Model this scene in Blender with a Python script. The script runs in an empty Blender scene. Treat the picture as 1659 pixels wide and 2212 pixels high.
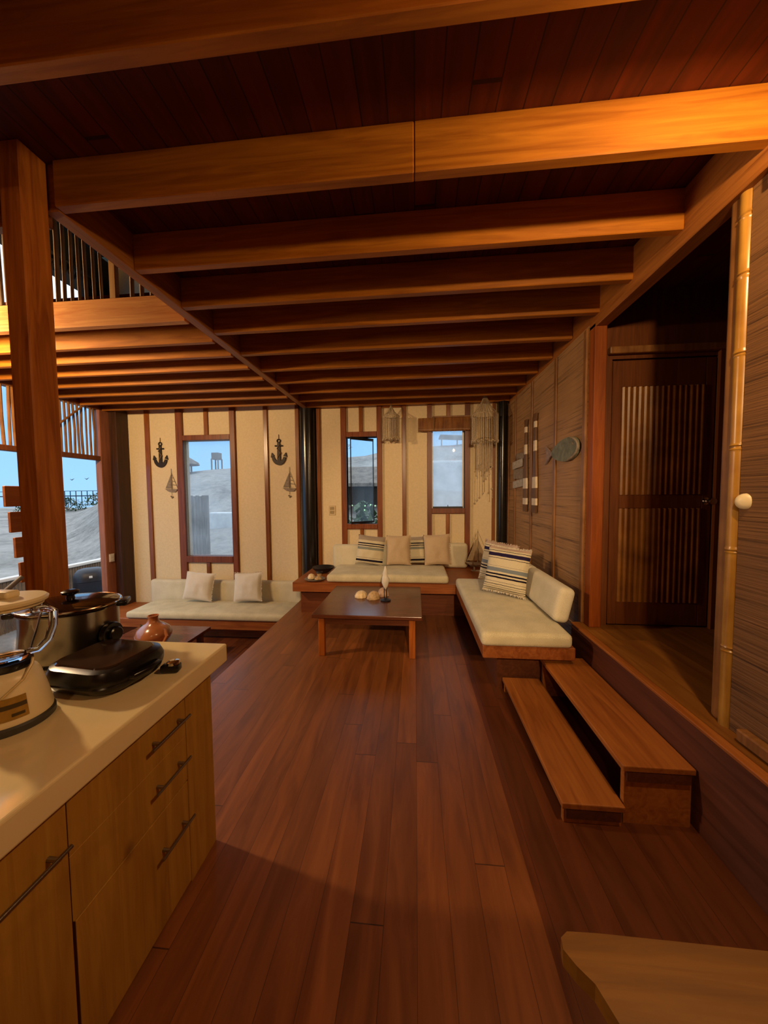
import bpy, bmesh, math, random
from mathutils import Vector, Matrix, noise
random.seed(7)
C = bpy.context.scene.collection
PI = math.pi

# ------------------------------------------------------------------ helpers
class G:
    """collects shapes, becomes one mesh object"""
    def __init__(self): self.bm = bmesh.new()
    def _xf(self, vs, rot=None, at=(0, 0, 0)):
        m = Matrix.Translation(at)
        if rot is not None: m = m @ rot
        bmesh.ops.transform(self.bm, matrix=m, verts=vs)
    def box(self, x0, x1, y0, y1, z0, z1, bev=0.0, seg=2, rot=None, at=(0, 0, 0)):
        r = bmesh.ops.create_cube(self.bm, size=1.0); vs = r['verts']
        bmesh.ops.transform(self.bm, verts=vs, matrix=Matrix.Translation(((x0+x1)/2, (y0+y1)/2, (z0+z1)/2)) @ Matrix.Diagonal((abs(x1-x0), abs(y1-y0), abs(z1-z0), 1)))
        if bev > 0:
            es = list({e for v in vs for e in v.link_edges})
            q = bmesh.ops.bevel(self.bm, geom=es, offset=bev, segments=seg, affect='EDGES', profile=0.5)
            vs = list({v for f in q['faces'] for v in f.verts} | {v for v in vs if v.is_valid})
        if rot is not None or at != (0, 0, 0): self._xf(vs, rot, at)
        return self
    def tube(self, pts, r, seg=10, caps=True, closed=False):
        pts = [Vector(p) for p in pts]; n = len(pts); rings = []
        rr = r if isinstance(r, (list, tuple)) else [r]*n
        up = None
        for i, p in enumerate(pts):
            if closed: t = pts[(i+1) % n]-pts[i-1]
            else: t = pts[min(i+1, n-1)]-pts[max(i-1, 0)]
            t.normalize()
            if up is None:
                up = Vector((0, 0, 1)) if abs(t.z) < .9 else Vector((1, 0, 0))
            a = (up-t*up.dot(t)); 
            if a.length < 1e-6: a = t.orthogonal()
            a.normalize(); up = a; b = t.cross(a)
            rings.append([self.bm.verts.new(p+(a*math.cos(k*2*PI/seg)+b*math.sin(k*2*PI/seg))*rr[i]) for k in range(seg)])
        m = n if closed else n-1
        for i in range(m):
            A, B = rings[i], rings[(i+1) % n]
            for k in range(seg): self.bm.faces.new((A[k], A[(k+1) % seg], B[(k+1) % seg], B[k]))
        if caps and not closed:
            self.bm.faces.new(rings[0][::-1]); self.bm.faces.new(rings[-1])
        return self
    def lathe(self, prof, at=(0, 0, 0), seg=32, sx=1, sy=1, cap=True, rib=None, rot=None):
        rings = []; vs = []
        for (r, z) in prof:
            ring = []
            for k in range(seg):
                a = k*2*PI/seg; q = r*(1 if rib is None else rib(a, z))
                ring.append(self.bm.verts.new((q*math.cos(a)*sx, q*math.sin(a)*sy, z)))
            rings.append(ring); vs += ring
        for A, B in zip(rings, rings[1:]):
            for k in range(seg): self.bm.faces.new((A[k], A[(k+1) % seg], B[(k+1) % seg], B[k]))
        if cap:
            self.bm.faces.new(rings[0][::-1]); self.bm.faces.new(rings[-1])
        self._xf(vs, rot, at)
        return self
    def prism(self, pts, d, axis='z', at=0.0, rot=None, off=(0, 0, 0)):
        """extrude a 2D outline by d along axis, starting at coordinate at"""
        def P(a, b, c): return {'z': (a, b, c), 'y': (a, c, b), 'x': (c, a, b)}[axis]
        lo = [self.bm.verts.new(P(a, b, at)) for a, b in pts]; hi = [self.bm.verts.new(P(a, b, at+d)) for a, b in pts]
        n = len(pts)
        self.bm.faces.new(lo[::-1]); self.bm.faces.new(hi)
        for i in range(n): self.bm.faces.new((lo[i], lo[(i+1) % n], hi[(i+1) % n], hi[i]))
        if rot is not None or off != (0, 0, 0): self._xf(lo+hi, rot, off)
        return self
    def quad(self, a, b, c, d):
        self.bm.faces.new([self.bm.verts.new(p) for p in (a, b, c, d)]); return self
    def ball(self, at, r, sub=2, sc=(1, 1, 1), rot=None):
        vs = bmesh.ops.create_icosphere(self.bm, subdivisions=sub, radius=r)['verts']
        bmesh.ops.transform(self.bm, matrix=Matrix.Diagonal((*sc, 1)), verts=vs)
        self._xf(vs, rot, at); return self
    def done(self, name, mat, parent=None, smooth=False, loc=None):
        bmesh.ops.recalc_face_normals(self.bm, faces=self.bm.faces)
        me = bpy.data.meshes.new(name); self.bm.to_mesh(me); self.bm.free()
        o = bpy.data.objects.new(name, me); C.objects.link(o)
        if mat: me.materials.append(mat)
        if smooth:
            me.polygons.foreach_set('use_smooth', [True]*len(me.polygons))
            try: me.set_sharp_from_angle(angle=math.radians(38))
            except Exception: pass
        if parent: o.parent = parent
        if loc: o.location = loc
        return o

def tag(o, label, cat, group=None):
    o['label'] = label; o['category'] = cat
    if group: o['group'] = group
    return o
def thing(name, label, cat, loc=(0, 0, 0), rz=0.0, group=None, rot=None):
    o = bpy.data.objects.new(name, None); C.objects.link(o); o.location = loc
    o.empty_display_size = .05
    o.rotation_euler = rot if rot else (0, 0, rz)
    return tag(o, label, cat, group)
def struct(o): o['kind'] = 'structure'; return o
def clone(root, loc, label, rot=None, group=None):
    r = root.copy(); C.objects.link(r); r.location = loc; r['label'] = label
    if rot: r.rotation_euler = rot
    if group: r['group'] = group
    for ch in list(root.children):
        c = ch.copy(); C.objects.link(c); c.parent = r
        for g in ch.children:
            d = g.copy(); C.objects.link(d); d.parent = c
    return r

# ------------------------------------------------------------------ materials
def lin(h):
    if isinstance(h, str):
        v = [int(h[i:i+2], 16)/255 for i in (0, 2, 4)]
        return tuple((c/12.92 if c <= .04045 else ((c+.055)/1.055)**2.4) for c in v)+(1,)
    return tuple(h)+(1,)
class M:
    def __init__(self, name, rough=.6, metal=0.0, spec=.5, coat=0.0):
        self.m = bpy.data.materials.new(name); self.m.use_nodes = True
        self.t = self.m.node_tree; self.b = self.t.nodes['Principled BSDF']
        self.b.inputs['Roughness'].default_value = rough; self.b.inputs['Metallic'].default_value = metal
        self.b.inputs['Specular IOR Level'].default_value = spec; self.b.inputs['Coat Weight'].default_value = coat
        self.b.inputs['Coat Roughness'].default_value = .15
    def n(self, ty, **kw):
        x = self.t.nodes.new(ty)
        for k, v in kw.items():
            if k in x.inputs.keys(): x.inputs[k].default_value = v
            else: setattr(x, k, v)
        return x
    def l(self, a, b): self.t.links.new(a, b)
    def coords(self, scale=(1, 1, 1), kind='Object', loc=(0, 0, 0), rot=(0, 0, 0)):
        tc = self.n('ShaderNodeTexCoord'); mp = self.n('ShaderNodeMapping')
        mp.inputs['Scale'].default_value = scale; mp.inputs['Location'].default_value = loc; mp.inputs['Rotation'].default_value = rot
        self.l(tc.outputs[kind], mp.inputs['Vector']); return mp.outputs['Vector']
    def noise(self, vec, scale=5, detail=4, rough=.55, dist=0):
        x = self.n('ShaderNodeTexNoise'); x.inputs['Scale'].default_value = scale; x.inputs['Detail'].default_value = detail
        x.inputs['Roughness'].default_value = rough; x.inputs['Distortion'].default_value = dist
        self.l(vec, x.inputs['Vector']); return x.outputs['Fac']
    def ramp(self, fac, stops, interp='LINEAR'):
        r = self.n('ShaderNodeValToRGB'); r.color_ramp.interpolation = interp
        e = r.color_ramp.elements
        while len(e) < len(stops): e.new(.5)
        for el, (p, c) in zip(e, stops): el.position = p; el.color = lin(c) if not isinstance(c, tuple) or len(c) == 3 else c
        self.l(fac, r.inputs['Fac']); return r.outputs['Color']
    def math(self, op, a, b=None, c=None):
        x = self.n('ShaderNodeMath', operation=op)
        for i, v in enumerate((a, b, c)):
            if v is None: continue
            if isinstance(v, (int, float)): x.inputs[i].default_value = v
            else: self.l(v, x.inputs[i])
        return x.outputs[0]
    def mix(self, fac, a, b, blend='MIX'):
        x = self.n('ShaderNodeMix', data_type='RGBA', blend_type=blend)
        for sock, v in ((x.inputs[0], fac), (x.inputs[6], a), (x.inputs[7], b)):
            if isinstance(v, (int, float)): sock.default_value = v
            elif isinstance(v, tuple): sock.default_value = v
            elif isinstance(v, str): sock.default_value = lin(v)
            else: self.l(v, sock)
        return x.outputs[2]
    def sep(self, vec):
        x = self.n('ShaderNodeSeparateXYZ'); self.l(vec, x.inputs[0]); return x.outputs
    def bump(self, h, strength=.3, dist=.01):
        x = self.n('ShaderNodeBump'); x.inputs['Strength'].default_value = strength; x.inputs['Distance'].default_value = dist
        self.l(h, x.inputs['Height']); self.l(x.outputs['Normal'], self.b.inputs['Normal'])
    def col(self, c):
        if isinstance(c, (tuple, str)): self.b.inputs['Base Color'].default_value = lin(c) if isinstance(c, str) else c
        else: self.l(c, self.b.inputs['Base Color'])
        return self

def plain(name, c, rough=.6, metal=0, bump=0, scale=60, var=.12, spec=.5, coat=0):
    m = M(name, rough, metal, spec, coat); v = m.coords()
    f = m.noise(v, scale, 3)
    base = lin(c)
    lo = tuple(x*(1-var) for x in base[:3])+(1,); hi = tuple(min(1, x*(1+var)) for x in base[:3])+(1,)
    m.col(m.ramp(f, [(.3, lo), (.7, hi)]))
    if bump: m.bump(f, bump, .004)
    return m.m
def wood(name, dark, light, axis='Y', rough=.45, scale=1.0, spec=.4, knots=False, vary=.25):
    s = {'X': (.9, 14, 14), 'Y': (14, .9, 14), 'Z': (14, 14, .9)}[axis]
    m = M(name, rough, 0, spec); v = m.coords(tuple(q*scale for q in s))
    f = m.noise(v, 1.6, 6, .6, 1.2); f2 = m.noise(m.coords((1.3, 1.3, 1.3)), 1.2, 2)
    c = m.ramp(f, [(.28, dark), (.72, light)])
    oi = m.n('ShaderNodeObjectInfo')
    k = m.math('MULTIPLY_ADD', oi.outputs['Random'], vary, 1-vary/2)
    k2 = m.math('MULTIPLY', k, m.math('MULTIPLY_ADD', f2, .5, .75))
    cc = m.n('ShaderNodeCombineColor'); [m.l(k2, cc.inputs[i]) for i in range(3)]
    c = m.mix(1.0, c, cc.outputs[0], 'MULTIPLY')
    if knots:
        vo = m.n('ShaderNodeTexVoronoi'); vo.inputs['Scale'].default_value = 4.2; vo.inputs['Randomness'].default_value = 1
        m.l(m.coords((.001, 1, .6)), vo.inputs['Vector'])
        kn = m.ramp(vo.outputs['Distance'], [(.03, (0.75, 0.75, 0.75)), (.11, (0.0, 0.0, 0.0))])
        c = m.mix(kn, c, knots)
    m.col(c); m.bump(f, .12, .003)
    rr = m.math('MULTIPLY_ADD', f, .15, rough-.07); m.l(rr, m.b.inputs['Roughness'])
    return m.m
def planks(name, dark, light, w, axis='X', rough=.4, spec=.4, seam=.03, tint=.55, off=0.0, strip=None):
    """boards running along Y, laid side by side along X"""
    m = M(name, rough, 0, spec)
    xyz = m.sep(m.coords())
    x = m.math('MULTIPLY_ADD', xyz[0], 1/w, off); idx = m.math('FLOOR', x); fr = m.math('FRACT', x)
    # board lengths broken by a per-row offset
    wn = m.n('ShaderNodeTexWhiteNoise', noise_dimensions='1D'); m.l(idx, wn.inputs['W'])
    yy = m.math('ADD', m.math('MULTIPLY', xyz[1], .38), m.math('MULTIPLY', wn.outputs['Value'], 7.3))
    yi = m.math('FLOOR', yy); yf = m.math('FRACT', yy)
    wn2 = m.n('ShaderNodeTexWhiteNoise', noise_dimensions='2D')
    cv = m.n('ShaderNodeCombineXYZ'); m.l(idx, cv.inputs[0]); m.l(yi, cv.inputs[1]); m.l(cv.outputs[0], wn2.inputs['Vector'])
    g = m.n('ShaderNodeCombineXYZ'); m.l(m.math('MULTIPLY', xyz[0], 9), g.inputs[0])
    m.l(m.math('MULTIPLY_ADD', xyz[1], 1.1, m.math('MULTIPLY', wn2.outputs['Value'], 31)), g.inputs[1]); m.l(m.math('MULTIPLY', idx, 3.7), g.inputs[2])
    f = m.noise(g.outputs[0], 1.4, 6, .6, .8)
    c = m.ramp(f, [(.25, dark), (.75, light)])
    k = m.math('MULTIPLY_ADD', wn2.outputs['Value'], tint, 1-tint*.6)
    cc = m.n('ShaderNodeCombineColor'); [m.l(k, cc.inputs[i]) for i in range(3)]
    c = m.mix(1.0, c, cc.outputs[0], 'MULTIPLY')
    if strip:   # darker tint over a band of x
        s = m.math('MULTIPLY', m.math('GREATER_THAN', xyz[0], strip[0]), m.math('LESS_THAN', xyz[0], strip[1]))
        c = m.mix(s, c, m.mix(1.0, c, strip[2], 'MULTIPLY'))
    sm = m.math('MAXIMUM', m.math('LESS_THAN', fr, seam), m.math('LESS_THAN', yf, seam*.12))
    c = m.mix(m.math('MULTIPLY', sm, .75), c, (0.008, 0.003, 0.001, 1))
    m.col(c)
    h = m.math('SUBTRACT', m.math('MULTIPLY', f, .25), sm); m.bump(h, .35, .004)
    m.l(m.math('MULTIPLY_ADD', f, .2, rough-.1), m.b.inputs['Roughness'])
    return m.m
def woven(name, dark, light):
    """crushed-bamboo mat: thin horizontal slats"""
    m = M(name, .55, 0, .35)
    a = m.coords((.45, .45, 48)); f = m.noise(a, 1.0, 3, .6, .6)
    b = m.noise(m.coords((2.6, 2.6, 85)), 1.0, 4, .6)
    d = m.noise(m.coords((1.1, 1.1, 2.2)), 1.5, 3)
    s = m.math('MULTIPLY_ADD', b, .45, m.math('MULTIPLY', f, .55))
    c = m.ramp(s, [(.30, dark), (.46, light), (.7, tuple(min(1, q*1.25) for q in lin(light)[:3]))])
    k = m.math('MULTIPLY_ADD', d, .7, .62); cc = m.n('ShaderNodeCombineColor'); [m.l(k, cc.inputs[i]) for i in range(3)]
    m.col(m.mix(1.0, c, cc.outputs[0], 'MULTIPLY')); m.bump(s, .9, .012)
    return m.m
def fabric(name, c, c2=None, scale=240, rough=.9, bump=.35):
    m = M(name, rough, 0, .15); f = m.noise(m.coords(), scale, 2, .7); g = m.noise(m.coords(), 6, 3)
    s = m.math('MULTIPLY_ADD', g, .35, m.math('MULTIPLY', f, .65))
    m.col(m.ramp(s, [(.36, c2 or c), (.6, c)])); m.bump(s, bump, .004)
    m.b.inputs['Sheen Weight'].default_value = .15
    return m.m
def stripes(name, h, bands, base):
    """horizontal woven bands by height in the cushion"""
    m = M(name, .9, 0, .15); z = m.sep(m.coords((1, 1, 1)))[2]
    wob = m.math('MULTIPLY_ADD', m.noise(m.coords(), 14, 2), .018, -.009)
    z = m.math('ADD', m.math('DIVIDE', z, h), wob)
    st = [(0.0, base)]
    for (a, b, c, nxt) in bands: st.append((a, c)); st.append((b, nxt))
    c = m.ramp(z, st, 'CONSTANT'); f = m.noise(m.coords(), 190, 2)
    m.col(m.mix(.18, c, m.ramp(f, [(.3, (0.1, 0.09, 0.08)), (.7, (1, 1, 1))]), 'MULTIPLY')); m.bump(f, .4, .004)
    return m.m
def glass_pane(name, haze=.05, tint=(.97, .99, 1), hz=(.6, .7, .78)):
    m = bpy.data.materials.new(name); m.use_nodes = True; t = m.node_tree
    t.nodes.remove(t.nodes['Principled BSDF']); out = t.nodes['Material Output']
    tr = t.nodes.new('ShaderNodeBsdfTransparent'); tr.inputs[0].default_value = (*tint, 1)
    gl = t.nodes.new('ShaderNodeBsdfGlossy'); gl.inputs['Roughness'].default_value = .02
    fr = t.nodes.new('ShaderNodeFresnel'); fr.inputs['IOR'].default_value = 1.14
    mx = t.nodes.new('ShaderNodeMixShader'); t.links.new(fr.outputs[0], mx.inputs[0]); t.links.new(tr.outputs[0], mx.inputs[1]); t.links.new(gl.outputs[0], mx.inputs[2])
    df = t.nodes.new('ShaderNodeBsdfTranslucent'); df.inputs[0].default_value = (*hz, 1)
    tc = t.nodes.new('ShaderNodeTexCoord'); nz = t.nodes.new('ShaderNodeTexNoise'); nz.inputs['Scale'].default_value = 3.0; nz.inputs['Detail'].default_value = 5
    t.links.new(tc.outputs['Object'], nz.inputs['Vector'])
    ml = t.nodes.new('ShaderNodeMath'); ml.operation = 'MULTIPLY'; ml.inputs[1].default_value = haze*2; t.links.new(nz.outputs[0], ml.inputs[0])
    m2 = t.nodes.new('ShaderNodeMixShader'); t.links.new(ml.outputs[0], m2.inputs[0]); t.links.new(mx.outputs[0], m2.inputs[1]); t.links.new(df.outputs[0], m2.inputs[2])
    t.links.new(m2.outputs[0], out.inputs[0]); return m
def glow(name, c, s):
    m = M(name); m.col(c); m.b.inputs['Emission Color'].default_value = lin(c); m.b.inputs['Emission Strength'].default_value = s; return m.m

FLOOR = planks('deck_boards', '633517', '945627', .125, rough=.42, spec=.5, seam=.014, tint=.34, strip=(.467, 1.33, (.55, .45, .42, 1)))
FLOOR_LOW = planks('lower_boards', '4a2010', '7a4222', .12, rough=.4)
PLATF = planks('platform_boards', '6b3d12', '9a6526', .3, rough=.5, seam=.006)
CEIL = planks('ceiling_boards', '3c1405', '652809', .112, rough=.6, seam=.05, tint=.35, spec=.25)
BEAM = wood('beam_wood', '874a0c', 'b8731a', 'X', .5)
BEAM_Y = wood('beam_wood_long', '7a4316', 'ab6a2a', 'Y', .5)
POSTW = wood('post_wood', '7a3a0c', 'c4782a', 'Z', .42)
POSTR = wood('corner_post_wood', '6e3006', '964c0e', 'Z', .5)
BATT = wood('batten_wood', '6a360f', '96581f', 'Z', .3, spec=.55)
BATTX = wood('rail_wood', '6a330f', '95551d', 'X', .35)
FRAMEW = wood('window_frame_wood', '5a2a10', '8a4a22', 'Z', .4)
BENCHX = wood('bench_wood', '7a3c16', 'a6622e', 'X', .45)
BENCHY = wood('bench_wood_long', '7a3c16', 'a6622e', 'Y', .45)
DARKW = wood('dark_table_wood', '4a2516', '6e3d26', 'X', .24, spec=.55)
LEGW = wood('table_leg_wood', '8a4412', 'b8661e', 'Z', .45)
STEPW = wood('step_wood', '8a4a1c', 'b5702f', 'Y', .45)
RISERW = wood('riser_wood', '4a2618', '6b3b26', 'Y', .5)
PINE = wood('knotty_pine', '98691f', 'b88a38', 'Z', .5, knots='6a4214', vary=.1)
TABLEW = wood('light_table_wood', '6e4614', '90621f', 'X', .5)
DOORW = wood('door_wood', '5a2e10', '7c4418', 'Z', .5)
BLACKW = wood('dark_column_wood', '0b0a09', '1d1a16', 'Z', .22, spec=.6)
PLASTER = plain('cream_plaster', 'dfcba4', .85, 0, .25, 35, .05)
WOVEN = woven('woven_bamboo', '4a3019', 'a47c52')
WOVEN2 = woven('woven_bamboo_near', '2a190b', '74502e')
def bamboo_mat(name, a, b, rough=.35):
    m = M(name, rough, 0, .5); f = m.noise(m.coords((25, 25, 1.4)), 1.5, 4); g = m.noise(m.coords((2, 2, 3)), 2, 3)
    m.col(m.ramp(m.math('MULTIPLY_ADD', g, .5, m.math('MULTIPLY', f, .5)), [(.35, a), (.65, b)])); m.bump(f, .15, .003); return m.m
BAMBOO = bamboo_mat('bamboo_gold', '865820', 'b68838', .28)
BAMBOO_D = bamboo_mat('bamboo_brown', '6a4220', '9a6a38', .45)
BAMBOO_G = bamboo_mat('bamboo_grey', '5a4a3c', '8a745c', .6)
SLATD = bamboo_mat('door_slats', '6a3c14', 'a06a2e', .4)
CUSH = fabric('cream_canvas', 'd9cfae', 'b5ab8b', 260)
CUSHB = fabric('cream_back_canvas', 'dbd2b8', 'c2b99c', 260)
LINEN = fabric('beige_linen', 'cdb595', 'b39c7e', 320)
WHITEL = fabric('offwhite_linen', 'e2d9c8', 'cfc5b2', 320)
PINKL = fabric('pink_grey_fringe', 'cbb5a6', 'b09a8c', 300)
K, CR, GR, TN = '1f1a2c', 'd9ceb0', '8b9088', 'a89a8c'
STR_A = stripes('striped_weave', .42, [(.03, .04, K, CR), (.10, .165, K, CR), (.215, .225, K, CR), (.50, .585, GR, CR), (.62, .65, K, CR), (.69, .73, K, CR), (.82, .999, TN, TN)], CR)
STR_B = stripes('striped_weave_bold', .46, [(.03, .04, '6a6258', CR), (.07, .08, K, CR), (.115, .125, '6a6258', CR), (.16, .17, K, CR), (.215, .225, '5a5560', CR), (.30, .335, K, CR), (.365, .40, K, CR), (.44, .52, '7f8a94', CR), (.555, .56, K, CR), (.725, .735, K, CR), (.77, .85, '2a2145', CR), (.89, .90, K, CR), (.93, .999, 'c0a898', 'c0a898')], CR)
WORKTOP = plain('cream_worktop', 'e3cfa0', .13, 0, 0, 8, .03, .5)
STEEL = M('brushed_steel', .28, 1.0); STEEL.col('9a958c'); _f = STEEL.noise(STEEL.coords((60, 60, 1.5)), 3, 3); STEEL.bump(_f, .08, .002); STEEL = STEEL.m
CHROME = plain('chrome', 'c8c4bc', .12, 1.0, 0, 5, .02)
BLACKP = plain('black_plastic', '0c0a0a', .28, 0, 0, 10, .1)
BLACKM = plain('black_matte', '100e10', .5, 0, .1, 80, .15)
CREAMP = plain('cream_plastic', 'e0cfa4', .38, 0, 0, 10, .02)
GREYP = plain('dark_grey_rubber', '3d3a33', .5)
WHITEP = plain('white_plastic', 'ddd8cf', .4, 0, 0, 10, .03)
SMOKE = plain('smoked_lid', '1a0f0a', .1, 0, 0, 10, .05, .6)
GRILLTOP = plain('grill_lid_brown', '3a2a22', .12, 0, 0, 10, .05, .7)
GLASSW = glass_pane('window_glass', .06); GLASSD = glass_pane('window_glass_dusty', .13, hz=(.9, .95, 1)); GLASSF = glass_pane('window_glass_hazy', .30, hz=(1, 1, 1))
JARG = M('jar_glass', .02); JARG.col((.93, .96, 1, 1)); JARG.b.inputs['Transmission Weight'].default_value = 1; JARG.b.inputs['IOR'].default_value = 1.45; JARG = JARG.m
SHELLM = plain('shell', 'e0c79a', .5, 0, .4, 40, .18)
SHELLM2 = plain('shell_brown', 'b99a6e', .55, 0, .5, 45, .35)
CLAY = plain('glazed_clay', 'a5643a', .22, 0, 0, 6, .25, .5, .5)
IRON = plain('dark_iron', '2e261f', .55, .4, .4, 60, .3)
CAPIZ = plain('string_shells', 'b9a587', .7, 0, .4, 50, .3)
DRIFT = plain('driftwood', '8b7c6b', .8, 0, .4, 30, .3)
PALEW = plain('pale_weathered_wood', 'b3ab9d', .8, 0, .3, 25, .25)
SAILM = plain('rope_sail', '9a8466', .8, 0, .3, 60, .2)
FISHG = plain('fish_grey_green', '6f7466', .7, 0, .3, 22, .3)
WHITEPAINT = plain('white_paint', 'd6c8b0', .6, 0, .1, 40, .08)
ROPE = plain('rope', '7a6246', .9, 0, .4, 90, .2)
THATCH = bamboo_mat('thatch', '4c463f', '857b6e', .9)
DARKTH = plain('dark_thatch', '1a120c', .95, 0, .6, 40, .4)
ORANGEW = wood('orange_board', '8a4a16', 'b06a28', 'Y', .5)
SAND = plain('grey_sand', '8a8a86', .95, 0, .8, 1.2, .3)
def sandmat():
    m = M('dune_sand', .95, 0, .1); v = m.coords()
    f = m.noise(v, .35, 6, .65, .5); g = m.noise(v, 3.5, 5, .7); s = m.math('MULTIPLY_ADD', f, .6, m.math('MULTIPLY', g, .4))
    m.col(m.ramp(s, [(.32, '5c5b57'), (.5, '8b8983'), (.7, 'a9a69f')])); m.bump(s, .8, .25); return m.m
SAND = sandmat()
SEA = plain('sea', '6f8f9c', .25, 0, 0, 1, .1)
PALEWALL = plain('weathered_white_wall', 'b9bcbb', .9, 0, .5, 2.2, .22)
GREEN = plain('leaf_green', '3f5a34', .6, 0, .2, 30, .4)
GREEND = plain('shrub_dark_green', '2e4418', .8, 0, .5, 8, .5)
GREYW = wood('grey_weathered_boards', '4f4a46', '7d756d', 'Z', .8)
BLUEGREY = plain('dark_cover', '1b1d26', .45, 0, .2, 12, .3)

# ------------------------------------------------------------------ setting
YB = 5.45; XR = 1.41; XL = -5.0; ZC = 3.19
BB = 2.98            # underside of the beams
# floors
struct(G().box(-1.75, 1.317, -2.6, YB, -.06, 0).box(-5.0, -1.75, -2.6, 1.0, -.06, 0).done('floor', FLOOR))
struct(G().box(-5.2, -1.75, 1.0, YB, -.62, -.55).done('floor_lower', FLOOR_LOW))
struct(G().box(-1.765, -1.735, 1.0, YB, -.55, -.06).box(-5, -1.75, .98, 1.0, -.55, -.06).done('trim_1', RISERW))
struct(G().box(1.345, 2.75, -2.6, 3.0, .42, .5).done('floor_platform', PLATF))
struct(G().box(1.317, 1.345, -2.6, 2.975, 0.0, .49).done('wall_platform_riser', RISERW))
struct(G().box(1.31, 1.36, -2.6, 2.975, .49, .507, .004).done('trim_2', STEPW))
# ceiling over the deck, and over the lower lounge
struct(G().box(-1.8, 2.75, -2.6, YB+.2, ZC, ZC+.06).box(-5.2, -1.8, -2.6, 1.56, ZC, ZC+.06).box(-5.2, -1.8, 2.66, YB+.2, ZC, ZC+.06).done('ceiling', CEIL))
struct(G().box(-5.6, 3, -2.6, 6.2, 5.6, 5.7).done('ceiling_roof', DARKTH))
struct(G().box(-5.0, -1.79, 1.562, 1.612, 2.93, ZC+.01, .004, 1).done('trim_90', wood('light_stop_wood', '4a2410', '6e3a1a', 'X', .5)))  # board added to keep the lounge lamp's light off the ceiling edge
# back wall with three window holes
W1 = (-3.87, -3.045, .585, 2.53); W2 = (-1.10, -.605, 1.13, 2.52); W3 = (.26, .77, 1.376, 2.60)
g = G()
xs = [(-5.2, W1[0], None), (W1[0], W1[1], W1), (W1[1], -1.857, None), (-1.593, W2[0], None), (W2[0], W2[1], W2), (W2[1], W3[0], None), (W3[0], W3[1], W3), (W3[1], 2.8, None)]
for a, b, w in xs:
    if w is None: g.box(a, b, YB, YB+.12, -.6, 5.6)
    else: g.box(a, b, YB, YB+.12, -.6, w[2]).box(a, b, YB, YB+.12, w[3], 5.6)
struct(g.done('wall_back', PLASTER))
# battens and rails on the back wall
def TL(x): return 3.07 if x < -1.7 else 3.01
tn = [3]
def trim(x0, x1, z0, z1, mat=BATT, y0=YB-.03, y1=YB):
    struct(G().box(x0, x1, y0, y1, z0, z1, .006, 1).done('trim_%d' % tn[0], mat)); tn[0] += 1
for x0, x1 in ((-5.06, -5.0), (-4.555, -4.475), (-2.47, -2.40), (-1.935, -1.87)): trim(x0, x1, -.3, 3.1)
for x0, x1 in ((-1.585, -1.52), (-.205, -.14), (1.185, 1.235)): trim(x0, x1, .4, 3.05)
trim(-3.495, -3.425, W1[3]+.08, 3.1); trim(-3.53, -3.46, -.3, W1[2]-.09)
trim(-.888, -.828, W2[3]+.07, 3.05); trim(-.888, -.828, .4, W2[2]-.07)
trim(.485, .545, W3[3]+.07, 3.05); trim(.48, .54, .4, W3[2]-.07)
trim(-.52, -.205, 2.965, 3.03, BATTX)
# windows (frame, jambs running the wall's height, glass)
def window(n, w, jl, jr, zt, zb, top, mat):
    x0, x1, z0, z1 = w
    f = struct(G().box(jl, x0, YB-.04, YB+.12, -.3 if n == 1 else .4, top, .004, 1).box(x1, jr, YB-.04, YB+.12, -.3 if n == 1 else .4, top, .004, 1)
               .box(x0, x1, YB-.045, YB+.12, z1, zt, .004, 1).box(x0, x1, YB-.05, YB+.12, zb, z0, .004, 1).done('window_%d' % n, FRAMEW))
    return f
w1 = window(1, W1, -3.99, -2.955, 2.615, .48, 3.1, GLASSW)
G().box(W1[0], W1[1], YB+.05, YB+.056, W1[2], W1[3]).done('glass_pane', GLASSD, w1)
w2 = window(2, W2, -1.185, -.525, 2.60, 1.05, 3.05, GLASSW)
# pivoted sash, standing open
sa = math.radians(40); cx = (W2[0]+W2[1])/2 ; hw = .215
dx, dy = math.cos(sa)*hw, math.sin(sa)*hw
yc = YB+.04
sash = G()
rotz = Matrix.Rotation(sa, 4, 'Z')
sash.box(-hw, hw, -.012, .012, W2[3]-.045, W2[3]-.004, rot=rotz, at=(cx, yc, 0)).box(-hw, hw, -.012, .012, W2[2]+.004, W2[2]+.04, rot=rotz, at=(cx, yc, 0))
sash.box(-hw, -hw+.008, -.01, .01, W2[2]+.02, W2[3]-.02, rot=rotz, at=(cx, yc, 0)).box(hw-.008, hw, -.01, .01, W2[2]+.02, W2[3]-.02, rot=rotz, at=(cx, yc, 0))
sash = sash.done('sash', BLACKM, w2)
G().box(-hw, hw, -.003, .003, W2[2]+.04, W2[3]-.045, rot=rotz, at=(cx, yc, 0)).done('glass_pane', GLASSW, sash)
w3 = window(3, W3, .19, .85, 2.68, 1.295, 3.05, GLASSF)
G().box(W3[0]+.025, W3[1]-.03, YB+.05, YB+.056, W3[2]+.02, W3[3]).done('glass_pane', GLASSF, w3)
G().box(W3[0]+.02, W3[1]-.02, YB+.03, YB+.06, W3[2]+.001, W3[2]+.025).box(.51, .52, YB+.02, YB+.045, W3[2]+.02, W3[2]+.05).done('bottom_rail', BLACKM, w3)
G().box(W3[0]+.005, W3[0]+.02, YB+.035, YB+.06, W3[2], W3[3]).box(W3[1]-.03, W3[1]-.008, YB+.035, YB+.06, W3[2], W3[3]).done('side_rail', WHITEP, w3)
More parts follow.
